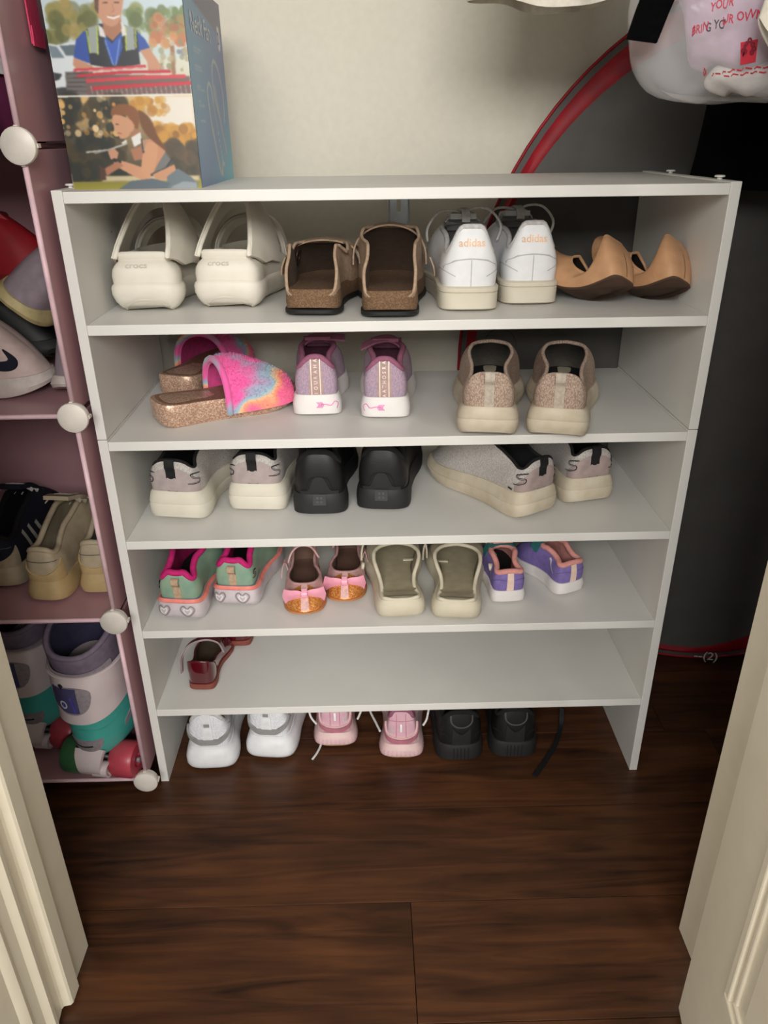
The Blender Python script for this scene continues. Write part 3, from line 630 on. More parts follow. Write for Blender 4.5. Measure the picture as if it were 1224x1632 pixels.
# --- white platform sandals
SW = M('white_foam', (220, 214, 202), .55, scale=25, rgb2=(212, 205, 190), bump=.03)
EMB = M('embossed_foam', (204, 196, 180), .6)
def sandal(x, y, yaw, side, label):
    r = root('platform_sandal', x, y, Z1, yaw, label, 'sandal', 'white platform sandals')
    lv = [(0, -.016), (.06, -.009), (.16, -.003), (.28, .0005), (.40, .0008), (.45, -.0006), (.48, -.0030), (.52, -.0028), (.62, -.0026), (.72, -.004), (.80, -.008), (.84, -.0115), (.86, -.0135), (.88, -.0125), (.97, -.0125), (1, -.0145)]
    SS, o, top = sole(r, .235, .120, side, .074, .058, lv, SW, spring=.016, hspring=.006, hw=1.12, dish=.006)
    SS.stroke('tread_arc', [(-.030, .007), (-.015, .016), (0, .019), (.015, .016), (.030, .007)], .003, .0012, SW, r)
    SS.text('lettering', 'crocs', -.006, .062, .0105, .0011, EMB, r, sx=1.25)
    # instep band rising from the heel lip to an arch, with round vents
    n = 41; a = np.linspace(-1, 1, n)
    def arc(yb, yt, zb, zt, wb, pw=.62):
        s = np.abs(a); xx = wb*np.sign(a)*np.minimum(1, s**.8*1.02)
        k = 1-s**2.2; return np.stack([xx*(1-.08*k), yb+(yt-yb)*(k**.8), zb+(zt-zb)*k**pw], 1)
    R0 = arc(.010, .105, .068, .139, .0335, .8); R1 = arc(.05, .135, .054, .141, .0430, .65); R2 = arc(.115, .158, .046, .118, .050)
    P = np.stack([R0, R0*.5+R1*.5+[0, 0, .002], R1, R1*.5+R2*.5+[0, 0, .003], R2])[::-1]
    sheet('instep_band', P, .0045, SW, r)
    tube('band_rim', R0+[0, .001, .0005], .0030, SW, r)
    VH = M('vent_shadow', (88, 84, 76), .9)
    for k, j in ((12, 2), (16, 1), (24, 1), (29, 2)):
        p = P[j, k]; nrm = normals(P, False)[j, k]
        lathe('vent', [(.0034, -.0062), (.0034, .0010)], p, nrm, VH, r, 14)
    s = np.linspace(-1, 1, 29); ks = 1-np.abs(s)**2.4
    st_ = np.stack([.051*np.sign(s)*np.abs(s)**.85, .168+.018*ks, .050+.052*ks**.6], 1)
    sheet('toe_strap', np.stack([st_+[0, .028, -.012], st_+[0, .014, 0], st_, st_+[0, -.004, -.002]]), .0045, SW, r)
    tube('strap_rim', st_+[0, -.004, -.002], .003, SW, r)
sandal(.070, .066, 1, -1, 'white chunky platform sandal at the far left of the top shelf')
sandal(.173, .078, 5, 1, 'white chunky platform sandal beside the brown clogs, right of its pair')

# --- brown suede clogs with cork footbed
CORK = M('cork', (98, 74, 54), .9, 'flake', (126, 98, 72), 760, bump=.5); SUEDE = M('tan_suede', (170, 146, 124), .95, scale=160, rgb2=(150, 126, 104), bump=.5)
FELT = M('brown_footbed', (88, 70, 56), .95, scale=90, bump=.3); BLKR = M('black_rubber', (26, 25, 24), .6, scale=60); BUCK = M('dark_buckle', (70, 56, 44), .35, metal=.6)
def clog(x, y, yaw, side, label, zt):
    r = root('clog', x, y, Z1, yaw, label, 'clog', 'brown suede clogs')
    sole(r, .252, .102, side, .0085, .008, [(0, -.003), (.3, .0012), (.9, .0012), (1, 0)], BLKR, name='outsole', spring=.008)
    SS, o, top = sole(r, .252, .101, side, .030, .022, [(.0, -.001), (.3, 0), (.9, -.0008), (.98, -.002), (1, -.004)], CORK, name='footbed', spring=.006, dz=.0082, dish=.006)
    S = upper(r, .252, o, np.c_[o, np.full(NST, .0095)+SS.P[0, :, 2]-.0082], [(0, .026), (.10, .027), (.15, .034), (.22, .056), (.4, .082), (.6, zt-.012), (.75, zt), (1, zt)],
              [(0, .97), (.2, 1.0), (.4, .97), (.6, .85), (1, .72)], .005, .56, [(0, .0), (.3, .05), (.6, .22), (1, .4)], [(0, .5), (.3, .75), (.6, .85), (1, .55)], [(0, .0), (.2, .0012), (1, .001)], SUEDE, FELT, SUEDE, .0022, .0035, insole=FELT)
    # back of the upper stays below the footbed edge; strap over the instep with buckle
    s = np.linspace(0, PI, 25); cx = (S.T[18, 0]+S.T[NST-18, 0])/2
    w = .051; P = [np.stack([-np.cos(s)*w*np.clip(1.0, 0, 1), np.full(25, yy), .036+(zt-.046)*np.sin(s)**.7+dz], 1) for yy, dz in ((.150, .013), (.137, .014), (.124, .0125))]
    sheet('strap', P, -.0022, SUEDE, r)
    for sx in (1,):
        bxx = side*w*.82; zz = .036+(zt-.046)*.62
        tube('buckle', [(bxx+dx, .137+dy, zz+dz) for dx, dy, dz in ((0, -.012, -.012), (0, .012, -.012), (-.006*side, .012, .014), (-.006*side, -.012, .014))], .0018, BUCK, r, closed=True, n=6)
        ribbon('strap_end', [(side*.054, .130, .058), (side*.059, .126, .045), (side*.060, .122, .034)], (0, 1, 0), [.024, .024, .014], .002, SUEDE, r, 8)
clog(.289, .026, 6, -1, 'brown suede clog with cork footbed beside the white sandals', .078)
clog(.388, .007, 2, 1, 'brown suede clog with cork footbed beside the white court sneaker', .098)

# --- white court sneakers
WL = M('white_leather', (226, 226, 226), .5, scale=60, rgb2=(218, 219, 221), bump=.06); WLIN = M('grey_white_lining', (200, 198, 196), .9, scale=200, bump=.2)
OFFW = M('off_white_rubber', (214, 208, 192), .6, 'plain', (188, 178, 156), 14, bump=.05, amt=.9); PEACH = M('peach_print', (240, 196, 158), .6); STITCH = M('grey_stitch', (188, 188, 190), .7)
LACE = M('white_lace', (222, 221, 218), .85, scale=300, bump=.3)
def court(x, y, yaw, side, label):
    r = root('court_sneaker', x, y, Z1, yaw, label, 'sneaker', 'white court sneakers')
    SS, o, top = sole(r, .275, .108, side, .031, .025, [(0, -.003), (.06, 0), (.70, .0005), (.73, -.0008), (.78, .001), (.93, .001), (1, -.0015)], OFFW, spring=.010, hspring=.002, hw=1.02)
    S = upper(r, .275, o, top, [(0, .104), (.075, .1035), (.095, .097), (.12, .082), (.145, .074), (.19, .072), (.3, .078), (.5, .088), (.7, .094), (1, .096)],
              [(0, .62), (.08, .62), (.12, .74), (.16, .86), (.3, .82), (.5, .68), (.7, .60), (1, .60)], .03, .60, CF, CZ, [(0, .003), (.15, .005), (.4, .003), (1, .0)], WL, WLIN, WLIN, .0035, M_=20)
    S.text('lettering', 'adidas', 0, S.H[0]*.735, .0135, .0007, PEACH, r, sx=1.0)
    S.stroke('seam', [(-.040, S.H[0]*.34), (-.036, S.H[0]*.40), (-.018, S.H[0]*.45), (0, S.H[0]*.47), (.018, S.H[0]*.45), (.036, S.H[0]*.40), (.040, S.H[0]*.34)], .0016, .0005, STITCH, r)
    S.stroke('seam', [(0, .001), (0, S.H[0]*.45)], .0011, .0005, STITCH, r, n=8)
    for sx in (-1, 1): S.stroke('seam', [(sx*.020, S.H[0]*.18), (sx*.034, S.H[0]*.27), (sx*.055, S.H[0]*.30), (sx*.08, S.H[0]*.24)], .0011, .0005, STITCH, r, n=12)
    tongue(r, .275, .64, .082, .45, .102, .044, WL, .007)
    laces(r, S, .275, .50, .66, .106, .092, .024, 4, LACE)
    for sx, zz, xx in ((-1, .121, .052), (1, .124, .055)):
        tube('lace_loop', smooth_path([(0, .135, .108), (sx*.015, .125, zz-.008), (sx*.035, .120, zz-.010), (sx*xx*.95, .125, zz-.030), (sx*.049, .135, .072)], 24), .0019, LACE, r, n=6)
    ribbon('lace_knot', [(-.008, .140, .106), (0, .130, .113), (.003, .122, .108), (.003, .118, .098)], (1, 0, 0), .011, .003, LACE, r, 10)
court(.494, .045, 1, -1, 'white leather court sneaker with peach lettering, left of its pair, by the brown clog')
court(.580, .081, -1, 1, 'white leather court sneaker with peach lettering, beside the tan flats')

# --- tan ballet flats tipped on their heels
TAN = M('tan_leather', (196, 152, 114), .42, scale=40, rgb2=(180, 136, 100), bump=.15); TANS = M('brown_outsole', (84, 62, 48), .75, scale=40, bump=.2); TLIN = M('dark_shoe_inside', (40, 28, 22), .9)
def drop(r, z):
    """stand a tilted thing on the surface at height z"""
    bpy.context.view_layer.update(); m = r.matrix_world
    lo_ = min((m @ v.co).z for c in r.children if c.type == 'MESH' for v in c.data.vertices)
    r.location.z += z-lo_+.0003
def bend(r, y0, kh, kt):
    for c in r.children:
        for v in c.data.vertices:
            t = v.co.y-y0; k = kt if t > 0 else kh; f = k*abs(t); sg_ = 1 if t > 0 else -1
            v.co.y = y0+sg_*(math.sin(f)/k-v.co.z*math.sin(f)); v.co.z = (1-math.cos(f))/k+v.co.z*math.cos(f)
def flat(x, y, yaw, pitch, roll, side, label, kh=8.5, kt=11.5):
    r = root('ballet_flat', x, y, Z1, yaw, label, 'shoe', 'tan ballet flats', pitch, roll)
    SS, o, top = sole(r, .215, .088, side, .004, .003, [(0, -.010), (.5, -.0075), (1, -.0085)], TANS, name='outsole', spring=.0, hspring=.0, hw=1.04)
    B = np.c_[o-n2(o)*.006, top[:, 2]]
    S = upper(r, .215, o, B, [(0, .066), (.1, .067), (.17, .064), (.24, .046), (.32, .028), (.42, .021), (.6, .030), (.8, .042), (1, .050)], [(0, .78), (.1, .82), (.2, .90), (.4, .76), (.6, .62), (1, .5)], .02, .62,
              CF, [(0, .75), (.2, .78), (.4, .8), (1, .6)], [(0, .016), (.12, .017), (.3, .010), (.6, .006), (1, .004)], TAN, TLIN, TAN, .0022, .002, insole=TLIN)
    S.stroke('seam', [(0, .002), (.001, S.H[0]*.3), (.0, S.H[0]*.55)], .0009, .0005, TANS, r, n=8)
    for sx in (-1, 1):
        for q in range(3): S.stroke('gather', [(sx*(.042+q*.006), .006), (sx*(.045+q*.006), .018), (sx*(.044+q*.007), .032)], .0018, .0012, TAN, r, n=8)
    bend(r, .10, kh, kt); drop(r, Z1)
flat(.690, .026, -30, 2, 25, -1, 'tan ballet flat curled up and tipped over, beside the white sneakers')
flat(.764, .032, -27, 6, 25, 1, 'tan ballet flat curled up and tipped over, against the right side panel')

# --- fluffy tie-dye slides
GLIT = M('rose_gold_glitter', (176, 138, 116), .35, 'flake', (226, 196, 172), 700, bump=.8, metal=.35); GFOOT = M('bronze_footbed', (128, 94, 76), .5, 'flake', (150, 116, 94), 500, bump=.3)
def fluffmat():
    m = bpy.data.materials.new('tie_dye_fluff'); m.use_nodes = True; nt = m.node_tree; N = nt.nodes.new; Lk = nt.links.new; b = nt.nodes['Principled BSDF']
    tc = N('ShaderNodeTexCoord'); n1 = N('ShaderNodeTexNoise'); n1.inputs['Scale'].default_value = 11; n1.inputs['Detail'].default_value = 2; n1.inputs['Distortion'].default_value = .4
    Lk(tc.outputs['Object'], n1.inputs['Vector']); r = N('ShaderNodeValToRGB'); e = r.color_ramp.elements
    cs = [(.34, (228, 90, 158)), (.43, (236, 110, 150)), (.475, (240, 150, 124)), (.51, (232, 186, 140)), (.545, (156, 188, 200)), (.58, (164, 164, 190)), (.64, (232, 96, 164))]
    e[0].position = cs[0][0]; e[0].color = (*lin(cs[0][1]), 1); e[1].position = cs[-1][0]; e[1].color = (*lin(cs[-1][1]), 1)
    for p, c in cs[1:-1]: x = e.new(p); x.color = (*lin(c), 1)
    Lk(n1.outputs['Fac'], r.inputs[0]); Lk(r.outputs[0], b.inputs['Base Color']); b.inputs['Roughness'].default_value = .95; b.inputs['Sheen Weight'].default_value = .3
    return m
FLUFF = fluffmat(); HOTP = M('hot_pink_lining', (214, 74, 140), .9, scale=90)
def slide(x, y, z, yaw, side, label, pitch=0, roll=0):
    r = root('fluffy_slide', x, y, z, yaw, label, 'slipper', 'fluffy tie-dye slides', pitch, roll)
    L = .212
    SS, o, top = sole(r, L, .090, side, .033, .026, [(0, -.003), (.12, .0), (.9, .0006), (1, -.001)], GLIT, spring=.01, hw=1.08)
    ce = top.mean(0); q = np.array([ce+(p-ce)*[.93, .95, 1]+[0, 0, .0008] for p in top])
    across('insole', q, GFOOT, r)
    s = np.linspace(0, PI, 33)
    def arch(yy, w, h, zb=.012, yl=0): return np.stack([-np.cos(s)*w+(.004 if side > 0 else -.004), yy+yl*np.sin(s), zb+h*np.sin(s)**.62], 1)
    P = np.stack([arch(.092, .0475, .068), arch(.106, .0495, .072), arch(.128, .0515, .069), arch(.152, .0520, .059), arch(.175, .049, .047), arch(.195, .041, .034)])
    No = normals(P, False)
    if No[2, 16, 2] < 0: No = -No
    sheet('strap', P, .006, FLUFF, r) if normals(P, False)[2, 16, 2] > 0 else sheet('strap', P[::-1], .006, FLUFF, r)
    sheet('strap_lining', P-No*.0064, .001, HOTP, r)
    tube('strap_rim', P[0]+[0, 0, 0], .0048, FLUFF, r)
    # nap of the fluff
    Nn = -normals(P, False); R = np.random.RandomState(5); V = []; F = []
    if (Nn[2, 16] @ np.array([0, 0, 1])) < 0: Nn = -Nn
    for _ in range(5200):
        a, b = R.uniform(0, 4.99), R.uniform(0, 31.99); i, k = int(a), int(b); fa, fb = a-i, b-k
        f = lambda A: A[i, k]*(1-fa)*(1-fb)+A[i+1, k]*fa*(1-fb)+A[i, k+1]*(1-fa)*fb+A[i+1, k+1]*fa*fb
        p, nn = f(P), f(Nn); t = R.normal(size=3)*.5; d = (nn+t); d /= np.linalg.norm(d); w = np.cross(d, R.normal(size=3)); w = w/np.linalg.norm(w)*.0006
        c = len(V); V += [p-w, p+w, p+d*R.uniform(.002, .0042)]; F.append((c, c+1, c+2))
    n = mk('nap', V, F, FLUFF, r); n['kind'] = 'stuff'
slide(.060, .192, Z2, 20, -1, 'fluffy tie-dye slide standing behind the other slide by the left panel')
slide(.060, .070, Z2, 60, 1, 'fluffy tie-dye slide with pink strap, front one of its pair')

# --- pink knit kids sneakers with lettered heel strip
PKN = M('pink_grey_knit', (186, 150, 166), .85, 'knit', (152, 140, 156), 520, bump=.5); PKL = M('mauve_lining', (150, 92, 116), .9, scale=120); WSOLE = M('white_rubber', (222, 218, 216), .5, scale=20, rgb2=(212, 206, 202), bump=.03)
STRIP = M('rose_beige_strip', (178, 150, 142), .6, scale=100); PALE = M('pale_reflective', (246, 226, 216), .4); ARROW = M('pink_print', (232, 130, 192), .5)
def kids(x, y, yaw, side, label, txt):
    r = root('kids_sneaker', x, y, Z2, yaw, label, 'sneaker', 'pink knit kids sneakers'); L = .205
    SS, o, top = sole(r, L, .088, side, .031, .024, [(0, -.003), (.08, .0005), (.5, .001), (.9, -.0015), (1, -.003)], WSOLE, spring=.014, hspring=.003, hw=1.14)
    S = upper(r, L, o, top, [(0, .086), (.05, .085), (.1, .077), (.15, .070), (.25, .068), (.45, .076), (.7, .083), (1, .085)], [(0, .76), (.1, .79), (.2, .85), (.4, .76), (.6, .68), (.8, .66), (1, .66)], .03, .58, CF, CZ, OB, PKN, PKL, PKL, .0042, .003)
    S.patch('heel_strip', -.0105, .0105, .0, .96, .0005, STRIP, r)
    for xx in (-.0062, .0062): S.stroke('stripe', [(xx, .001), (xx, S.H[0]*.95)], .0014, .0010, PALE, r, n=14)
    for k, ch in enumerate(txt): S.text('lettering', ch, -.0002, S.H[0]*(.90-.84*k/(len(txt)-1)), .0072, .0011, PALE, r, rot=PI/2, sx=.9)
    e = -side; y0 = SS.H[0]*.55
    SS.stroke('arrow', [(e*.003, y0), (e*.012, y0+.001), (e*.020, y0-.0005), (e*.026, y0+.005), (e*.031, y0+.002), (e*.028, y0-.005)], .0013, .0007, ARROW, r)
    for k in range(4): SS.stroke('arrow', [(e*(.003+.0022*k-.003), y0+.004), (e*(.003+.0022*k), y0), (e*(.003+.0022*k-.003), y0-.004)], .0012, .0007, ARROW, r, n=8)
    tongue(r, L, .60, .072, .42, .090, .046, PKL, .005)
    ribbon('strap', [(-.030, .108, .072), (-.012, .102, .089), (.012, .096, .092), (.040, .092, .091)] if side < 0 else [(.030, .105, .074), (.012, .098, .092), (-.012, .090, .094), (-.036, .082, .085)], (0, 1, .25), .020, .0025, PKL, r)
kids(.286, .087, 0, -1, 'pink knit kids sneaker, left of its pair, beside the slides', 'AHARUOI')
kids(.382, .070, 3, 1, 'pink knit kids sneaker, right of its pair, on the second shelf', 'ARSOHTAA')

# --- beige mesh slip-ons
BMESH = M('beige_mesh', (190, 168, 150), .85, 'knit', (150, 128, 114), 620, bump=.7); BKN = M('taupe_knit', (176, 158, 142), .85, 'knit', (160, 142, 126), 700, bump=.4); BLIN = M('grey_knit_inside', (128, 122, 114), .9, scale=140)
BTAB = M('beige_webbing', (188, 176, 160), .7, scale=240, bump=.3); DIRTY = M('scuffed_cream_rubber', (210, 200, 182), .65, 'plain', (172, 156, 130), 34, bump=.15, amt=.95)
def slipon(name, x, y, z, yaw, side, label, group, um, sm, hm, tabm, linm, L=.265, Wd=.106, th=.040, zh=.087, zt=.135, lift=.006, logo=None, tabw=.0125, high=True, hw=1.06):
    r = root(name, x, y, z, yaw, label, 'shoe', group)
    SS, o, top = sole(r, L, Wd, side, th, th*.62, [(0, -.006), (.06, -.001), (.25, .002), (.5, .0025), (.56, .0012), (.62, .002), (.9, -.001), (1, -.004)], sm, spring=.016, hspring=.008, hw=hw)
    zs = [(0, zh), (.06, zh-.001), (.10, zh-.005), (.16, zh-.014), (.24, zh-.014), (.4, zh-.006), (.6, zt-.012), (.8, zt-.002), (1, zt)]
    S = upper(r, L, o, top, zs, [(0, .76), (.1, .79), (.2, .85), (.4, .76), (.6, .68), (.8, .66), (1, .66)], .022, .50, CF, CZ, OB, um, linm, um if high else linm, .0026, .003, M_=18, insole=DARK)
    H = S.H[0]
    if hm: S.patch('heel_counter', -.052, .052, 0.0, lambda xs: .70-.45*(np.abs(xs)/.052)**2.2, .0008, hm, r, 28, 8)
    S.uhk = H
    heel_loop(S, r, tabw, .02, 1.0, tabm, lift)
    if logo:
        for sx in (-1, 1): slogo(S, r, sx*.038, .46*H, sx, 1.25)
    return r, S, SS
BLK = M('black_webbing', (18, 18, 20), .7, scale=240, bump=.3)
def slogo(S, r, x, y, sx, s=1.0):
    p = np.array([(.010, .0065), (.002, .0070), (-.006, .0050), (-.003, .0015), (.006, -.0005), (.005, -.0045), (-.003, -.0060), (-.011, -.0065)])*s
    S.stroke('logo', p+[x, y], [.0015, .003, .0032, .003, .003, .003, .0028, .001], .0016, BLK, r, n=30)
    S.stroke('logo', p*.9+[x, y], [.0005, .0012, .0014, .0013, .0013, .0012, .0010, .0004], .0019, M('logo_grey', (150, 142, 142), .6) if False else GLOGO, r, n=30)
GLOGO = M('logo_grey', (150, 142, 142), .6)
slipon('slip_on_shoe', .515, -.014, Z2, 9, -1, 'beige mesh slip-on shoe, left of its pair, overhanging the second shelf edge', 'beige mesh slip-ons', BMESH, DIRTY, None, BTAB, BLIN, zt=.101)
slipon('slip_on_shoe', .603, -.024, Z2, 15, 1, 'beige mesh slip-on shoe, right of its pair, overhanging the second shelf edge', 'beige mesh slip-ons', BMESH, DIRTY, None, BTAB, BLIN, zt=.101)

# --- grey slip-ons with black heel tabs
GKN = M('light_grey_mesh', (196, 190, 184), .85, 'knit', (170, 164, 160), 620, bump=.5); LIL = M('lilac_grey_suede', (172, 158, 156), .9, scale=70, rgb2=(158, 144, 142), bump=.25); CREAMR = M('cream_rubber', (216, 211, 198), .6, 'plain', (198, 190, 170), 16, bump=.05, amt=.9)
GP = dict(L=.268, Wd=.112, th=.047, zh=.098, zt=.112, lift=.004, logo=True, tabw=.0145, high=False, hw=1.12)
slipon('slip_on_shoe', .072, .055, Z3, 9, -1, 'grey slip-on shoe with black heel tab at the left end of the middle shelf', 'light grey slip-ons', GKN, CREAMR, LIL, BLK, DARK, **GP)
slipon('slip_on_shoe', .186, .077, Z3, 5, 1, 'grey slip-on shoe with black heel tab beside the black sneakers', 'light grey slip-ons', GKN, CREAMR, LIL, BLK, DARK, **GP)
GP2 = dict(GP, Wd=.104, zh=.093, th=.043, L=.25)
MAUV = M('mauve_grey_suede', (168, 150, 146), .9, scale=70, bump=.25)
r, S, SS = slipon('slip_on_shoe', .612, .052, Z3, -32, -1, 'mauve grey slip-on shoe turned sideways, its toe toward the black sneakers', 'mauve grey slip-ons', GKN, DIRTY, MAUV, BLK, DARK, **GP2)
S.stroke('logo', [(-.062, .006), (-.054, .004)], .003, .0012, BLK, r, n=4)
slipon('slip_on_shoe', .697, .088, Z3, -14, 1, 'mauve grey slip-on shoe by the right side panel of the middle shelf', 'mauve grey slip-ons', GKN, DIRTY, MAUV, BLK, DARK, **GP2)

# --- black work sneakers
BKL = M('black_leather', (24, 24, 25), .45, scale=60, rgb2=(19, 19, 20), bump=.15); BKS = M('black_sole', (34, 34, 35), .6, scale=50); BKG = M('dark_grey_mark', (72, 72, 74), .6)
def blackshoe(name, x, y, z, yaw, side, label, group, style=0):
    r = root(name, x, y, z, yaw, label, 'sneaker', group); L = .272
    SS, o, top = sole(r, L, .106, side, .034, .024, [(0, -.003), (.06, .001), (.5, .0015), (.85, .0), (1, -.002)], BKS, spring=.018, hspring=.003, hw=1.10)
    S = upper(r, L, o, top, [(0, .100), (.06, .099), (.11, .091), (.17, .078), (.28, .080), (.45, .088), (.7, .098), (1, .102)], [(0, .76), (.1, .79), (.2, .85), (.4, .76), (.6, .68), (.8, .66), (1, .66)], .028, .58, CF, CZ, OB, BKL, DARK, DARK, .0045, .004)
    H = S.H[0]
    if style == 0:
        S.patch('heel_guard', -.030, .030, 0, lambda xs: .08+.30*np.exp(-(xs/.013)**4), .0018, BKS, r, 26, 6)
        for yy in (.66, .72): S.stroke('stitching', [(-.016, yy*H), (0, (yy-.015)*H), (.016, yy*H)], .0012, .0008, BKS, r, n=10)
        h = SS.H[0]*.75
        SS.fill('sole_mark', [(-.0095, h-.007), (.0095, h-.007), (.0095, h+.009), (-.0095, h+.009)], .0026, M('mark_plate', (46, 46, 48), .5) if False else MPL, r)
        for dx in (-.0028, .0028):
            for dy in (-.0018, .0038): SS.stroke('sole_mark', [(dx-.0016, h+dy), (dx+.0016, h+dy)], .0032, .003, BKG, r, n=3)
        S.stroke('piping', [(-.05, .30*H), (-.034, .06*H), (-.022, .10*H), (-.013, .38*H), (0, .42*H), (.013, .38*H), (.022, .10*H), (.034, .06*H), (.05, .30*H)], .0016, .0012, DARK, r, n=50)
    else:
        S.patch('heel_guard', -.016, .016, 0, lambda xs: .30+.22*(np.abs(xs)/.016)**1.5, .0022, BKS, r, 16, 6)
        S.stroke('piping', [(-.018, .92*H), (-.017, .72*H), (-.010, .60*H), (0, .56*H), (.010, .60*H), (.017, .72*H), (.018, .92*H)], .0028, .0010, BKG, r, n=30)
        for k in range(5): SS.stroke('tread_rib', [(-.012+.006*k, .006), (-.012+.006*k, SS.H[0]*.85)], .0016, .0012, DARK, r, n=4)
        for sx in (-1, 1): S.stroke('crease', [(sx*.020, .22*H), (sx*.030, .35*H), (sx*.046, .30*H)], .002, .0008, DARK, r, n=10)
    tongue(r, L, .58, .094, .33, .124, .05, BKL)
    laces(r, S, L, .42, .6, .122, .098, .024, 4, BLK)
MPL = M('mark_plate', (46, 46, 48), .5)
blackshoe('work_sneaker', .284, .070, Z3, 1, -1, 'black work sneaker, left of its pair, on the middle shelf', 'black work sneakers')
blackshoe('work_sneaker', .376, .082, Z3, 6, 1, 'black work sneaker, right of its pair, on the middle shelf', 'black work sneakers')

# --- green kids sneakers with pink collar
GRN = M('iridescent_green', (140, 164, 140), .5, scale=40, rgb2=(120, 150, 132), bump=.2); MAG = M('magenta_lining', (196, 30, 110), .8, scale=120); CORAL = M('coral_rubber', (246, 140, 128), .45); CLEAR = M('milky_sole', (206, 196, 200), .3, scale=50, rgb2=(178, 168, 172), bump=.2, amt=.9, coat=.4); TANW = M('tan_webbing', (190, 162, 134), .7, scale=240, bump=.3); LEOP = M('grey_swirl', (150, 138, 142), .4); TEALB = M('blue_green_piping', (92, 128, 140), .6)
def greenkid(x, y, yaw, side, label):
    r = root('kids_sneaker', x, y, Z4, yaw, label, 'sneaker', 'green kids sneakers'); L = .195
    SS, o, top = sole(r, L, .092, side, .036, .026, [(0, -.006), (.1, -.001), (.35, .002), (.6, .0015), (.85, .0), (.9, -.002), (1, -.004)], CLEAR, spring=.016, hspring=.008, hw=1.12)
    sheet('midsole_band', np.stack([SS.P[4], SS.P[5], SS.P[6]])+np.array([0, 0, .0015]), -.0022, CORAL, r, True)
    h = SS.H[0]
    heart = [(0, -.008), (.008, .001), (.0075, .006), (.004, .0075), (0, .004), (-.004, .0075), (-.0075, .006), (-.008, .001)]
    for cx in (-.022, .014): 
        for s_, m in ((1, LEOP), (.55, WSOLE)): SS.stroke('heart', np.array(heart)*s_*1.15+[cx, h*.50], .0024, .0010, m, r, True, 40)
    S = upper(r, L, o, top, [(0, .083), (.04, .0835), (.07, .086), (.11, .078), (.16, .072), (.25, .074), (.45, .086), (.7, .094), (1, .102)], [(0, .76), (.1, .79), (.2, .85), (.4, .76), (.6, .68), (.8, .66), (1, .66)], .03, .56, CF, CZ, OB, GRN, MAG, MAG, .0050, .004, insole=DARK)
    H = S.H[0]
    heel_loop(S, r, .0115, .0, .80, TANW, .007)
    S.stroke('piping', [(-.05, .12*H), (-.03, .07*H), (0, .05*H), (.03, .07*H), (.05, .12*H), (.075, .25*H)], .0022, .0009, TEALB, r, n=30)
    S.stroke('piping', [(-.05, .06*H), (0, .0), (.05, .06*H), (.07, .16*H)], .0028, .0007, WSOLE, r, n=30)
    slogo(S, r, side*.042, .48*H, 1, .75)
    tongue(r, L, .56, .090, .30, .118, .05, PKL, .008)
greenkid(.066, .021, 7, -1, 'green kids sneaker with magenta collar at the left end of its shelf')
greenkid(.144, .055, 6, 1, 'green kids sneaker with magenta collar beside the bow flats')

# --- little bow flats, toes to the front
GOLD = M('orange_gold_glitter', (176, 104, 48), .35, 'flake', (226, 160, 90), 800, bump=.8, metal=.3); PKT = M('rose_patent', (196, 152, 150), .35, scale=60, coat=.4); SATIN = M('pink_satin', (238, 166, 186), .28, scale=20, rgb2=(228, 150, 172), bump=.05); BRIN = M('brown_footbed_dark', (96, 70, 58), .8, scale=60); ORS = M('orange_sole', (184, 118, 66), .6)
def bowflat(x, y, yaw, side, label):
    r = root('bow_flat', x, y, Z4, yaw, label, 'shoe', 'bow trimmed flats'); L = .165
    SS, o, top = sole(r, L, .070, side, .010, .007, [(0, -.003), (.4, .0), (1, -.001)], ORS, spring=.006)
    S = upper(r, L, o, top, [(0, .048), (.1, .046), (.2, .040), (.45, .032), (.7, .032), (1, .037)], [(0, .80), (.15, .84), (.3, .92), (.5, .90), (.75, .82), (1, .72)], .02, .76, CF, [(0, .5), (.4, .8), (1, .72)], [(0, .004), (.3, .003), (1, .003)], PKT, BRIN, PKT, .0026, .002, insole=BRIN)
    hn = NST//2*S.ds
    S.patch('glitter_toe', hn-.040, hn+.040, 0.02, lambda xs: .95-.55*np.abs((xs-hn)/.040)**2, .0006, GOLD, r, 26, 10)
    S.patch('toe_tab', hn-.0065, hn+.0065, 0.06, .98, .0012, M('blush_grosgrain', (222, 178, 172), .7, scale=200) if False else BLUSH, r, 6, 10)
    c = S.uh(NST/2, .62, .004)
    for sx in (-1, 1):
        n = 9; P = []
        for v in np.linspace(-1, 1, n):
            row = []
            for u in np.linspace(0, 1, 12):
                hgt = .004+.0125*u**.8+.001*math.sin(u*7); xx = sx*(.002+.0315*u-.003*u*abs(v)); bul = .0085*math.sin(min(1, u*1.05)*PI)**.7*(1-.6*v*v)
                row.append(c+np.array([xx, .0015+bul*.55-.0065*u*u+ .007*v*hgt/.0125*.55, v*hgt*.92+bul*.35-.006*u*u]))
            P.append(row)
        sheet('bow_loop', P, .0018, SATIN, r)
    ribbon('bow_knot', [c+[0, .001, -.006], c+[0, .006, -.002], c+[0, .006, .003], c+[0, .0, .007]], (1, 0, 0), .0085, .002, SATIN, r, 10)
    ribbon('ankle_strap', [(side*.027, .072, .036), (side*.031, .069, .047), (side*.035, .071, .038), (side*.037, .073, .022)], (0, 1, 0), .012, .0014, PKT, r, 14)
    tube('strap_binding', smooth_path([(-side*.024, .05, .040), (-side*.012, .045, .058), (side*.006, .045, .062), (side*.02, .05, .053), (side*.027, .06, .038)], 20), .0022, PKT, r, n=6)
BLUSH = M('blush_grosgrain', (222, 178, 172), .7, scale=200)
bowflat(.245, .032+.160, 176, 1, 'small rose flat with pink satin bow beside the green sneakers')
bowflat(.318, .066+.160, 181, -1, 'small rose flat with pink satin bow beside the beige clogs')

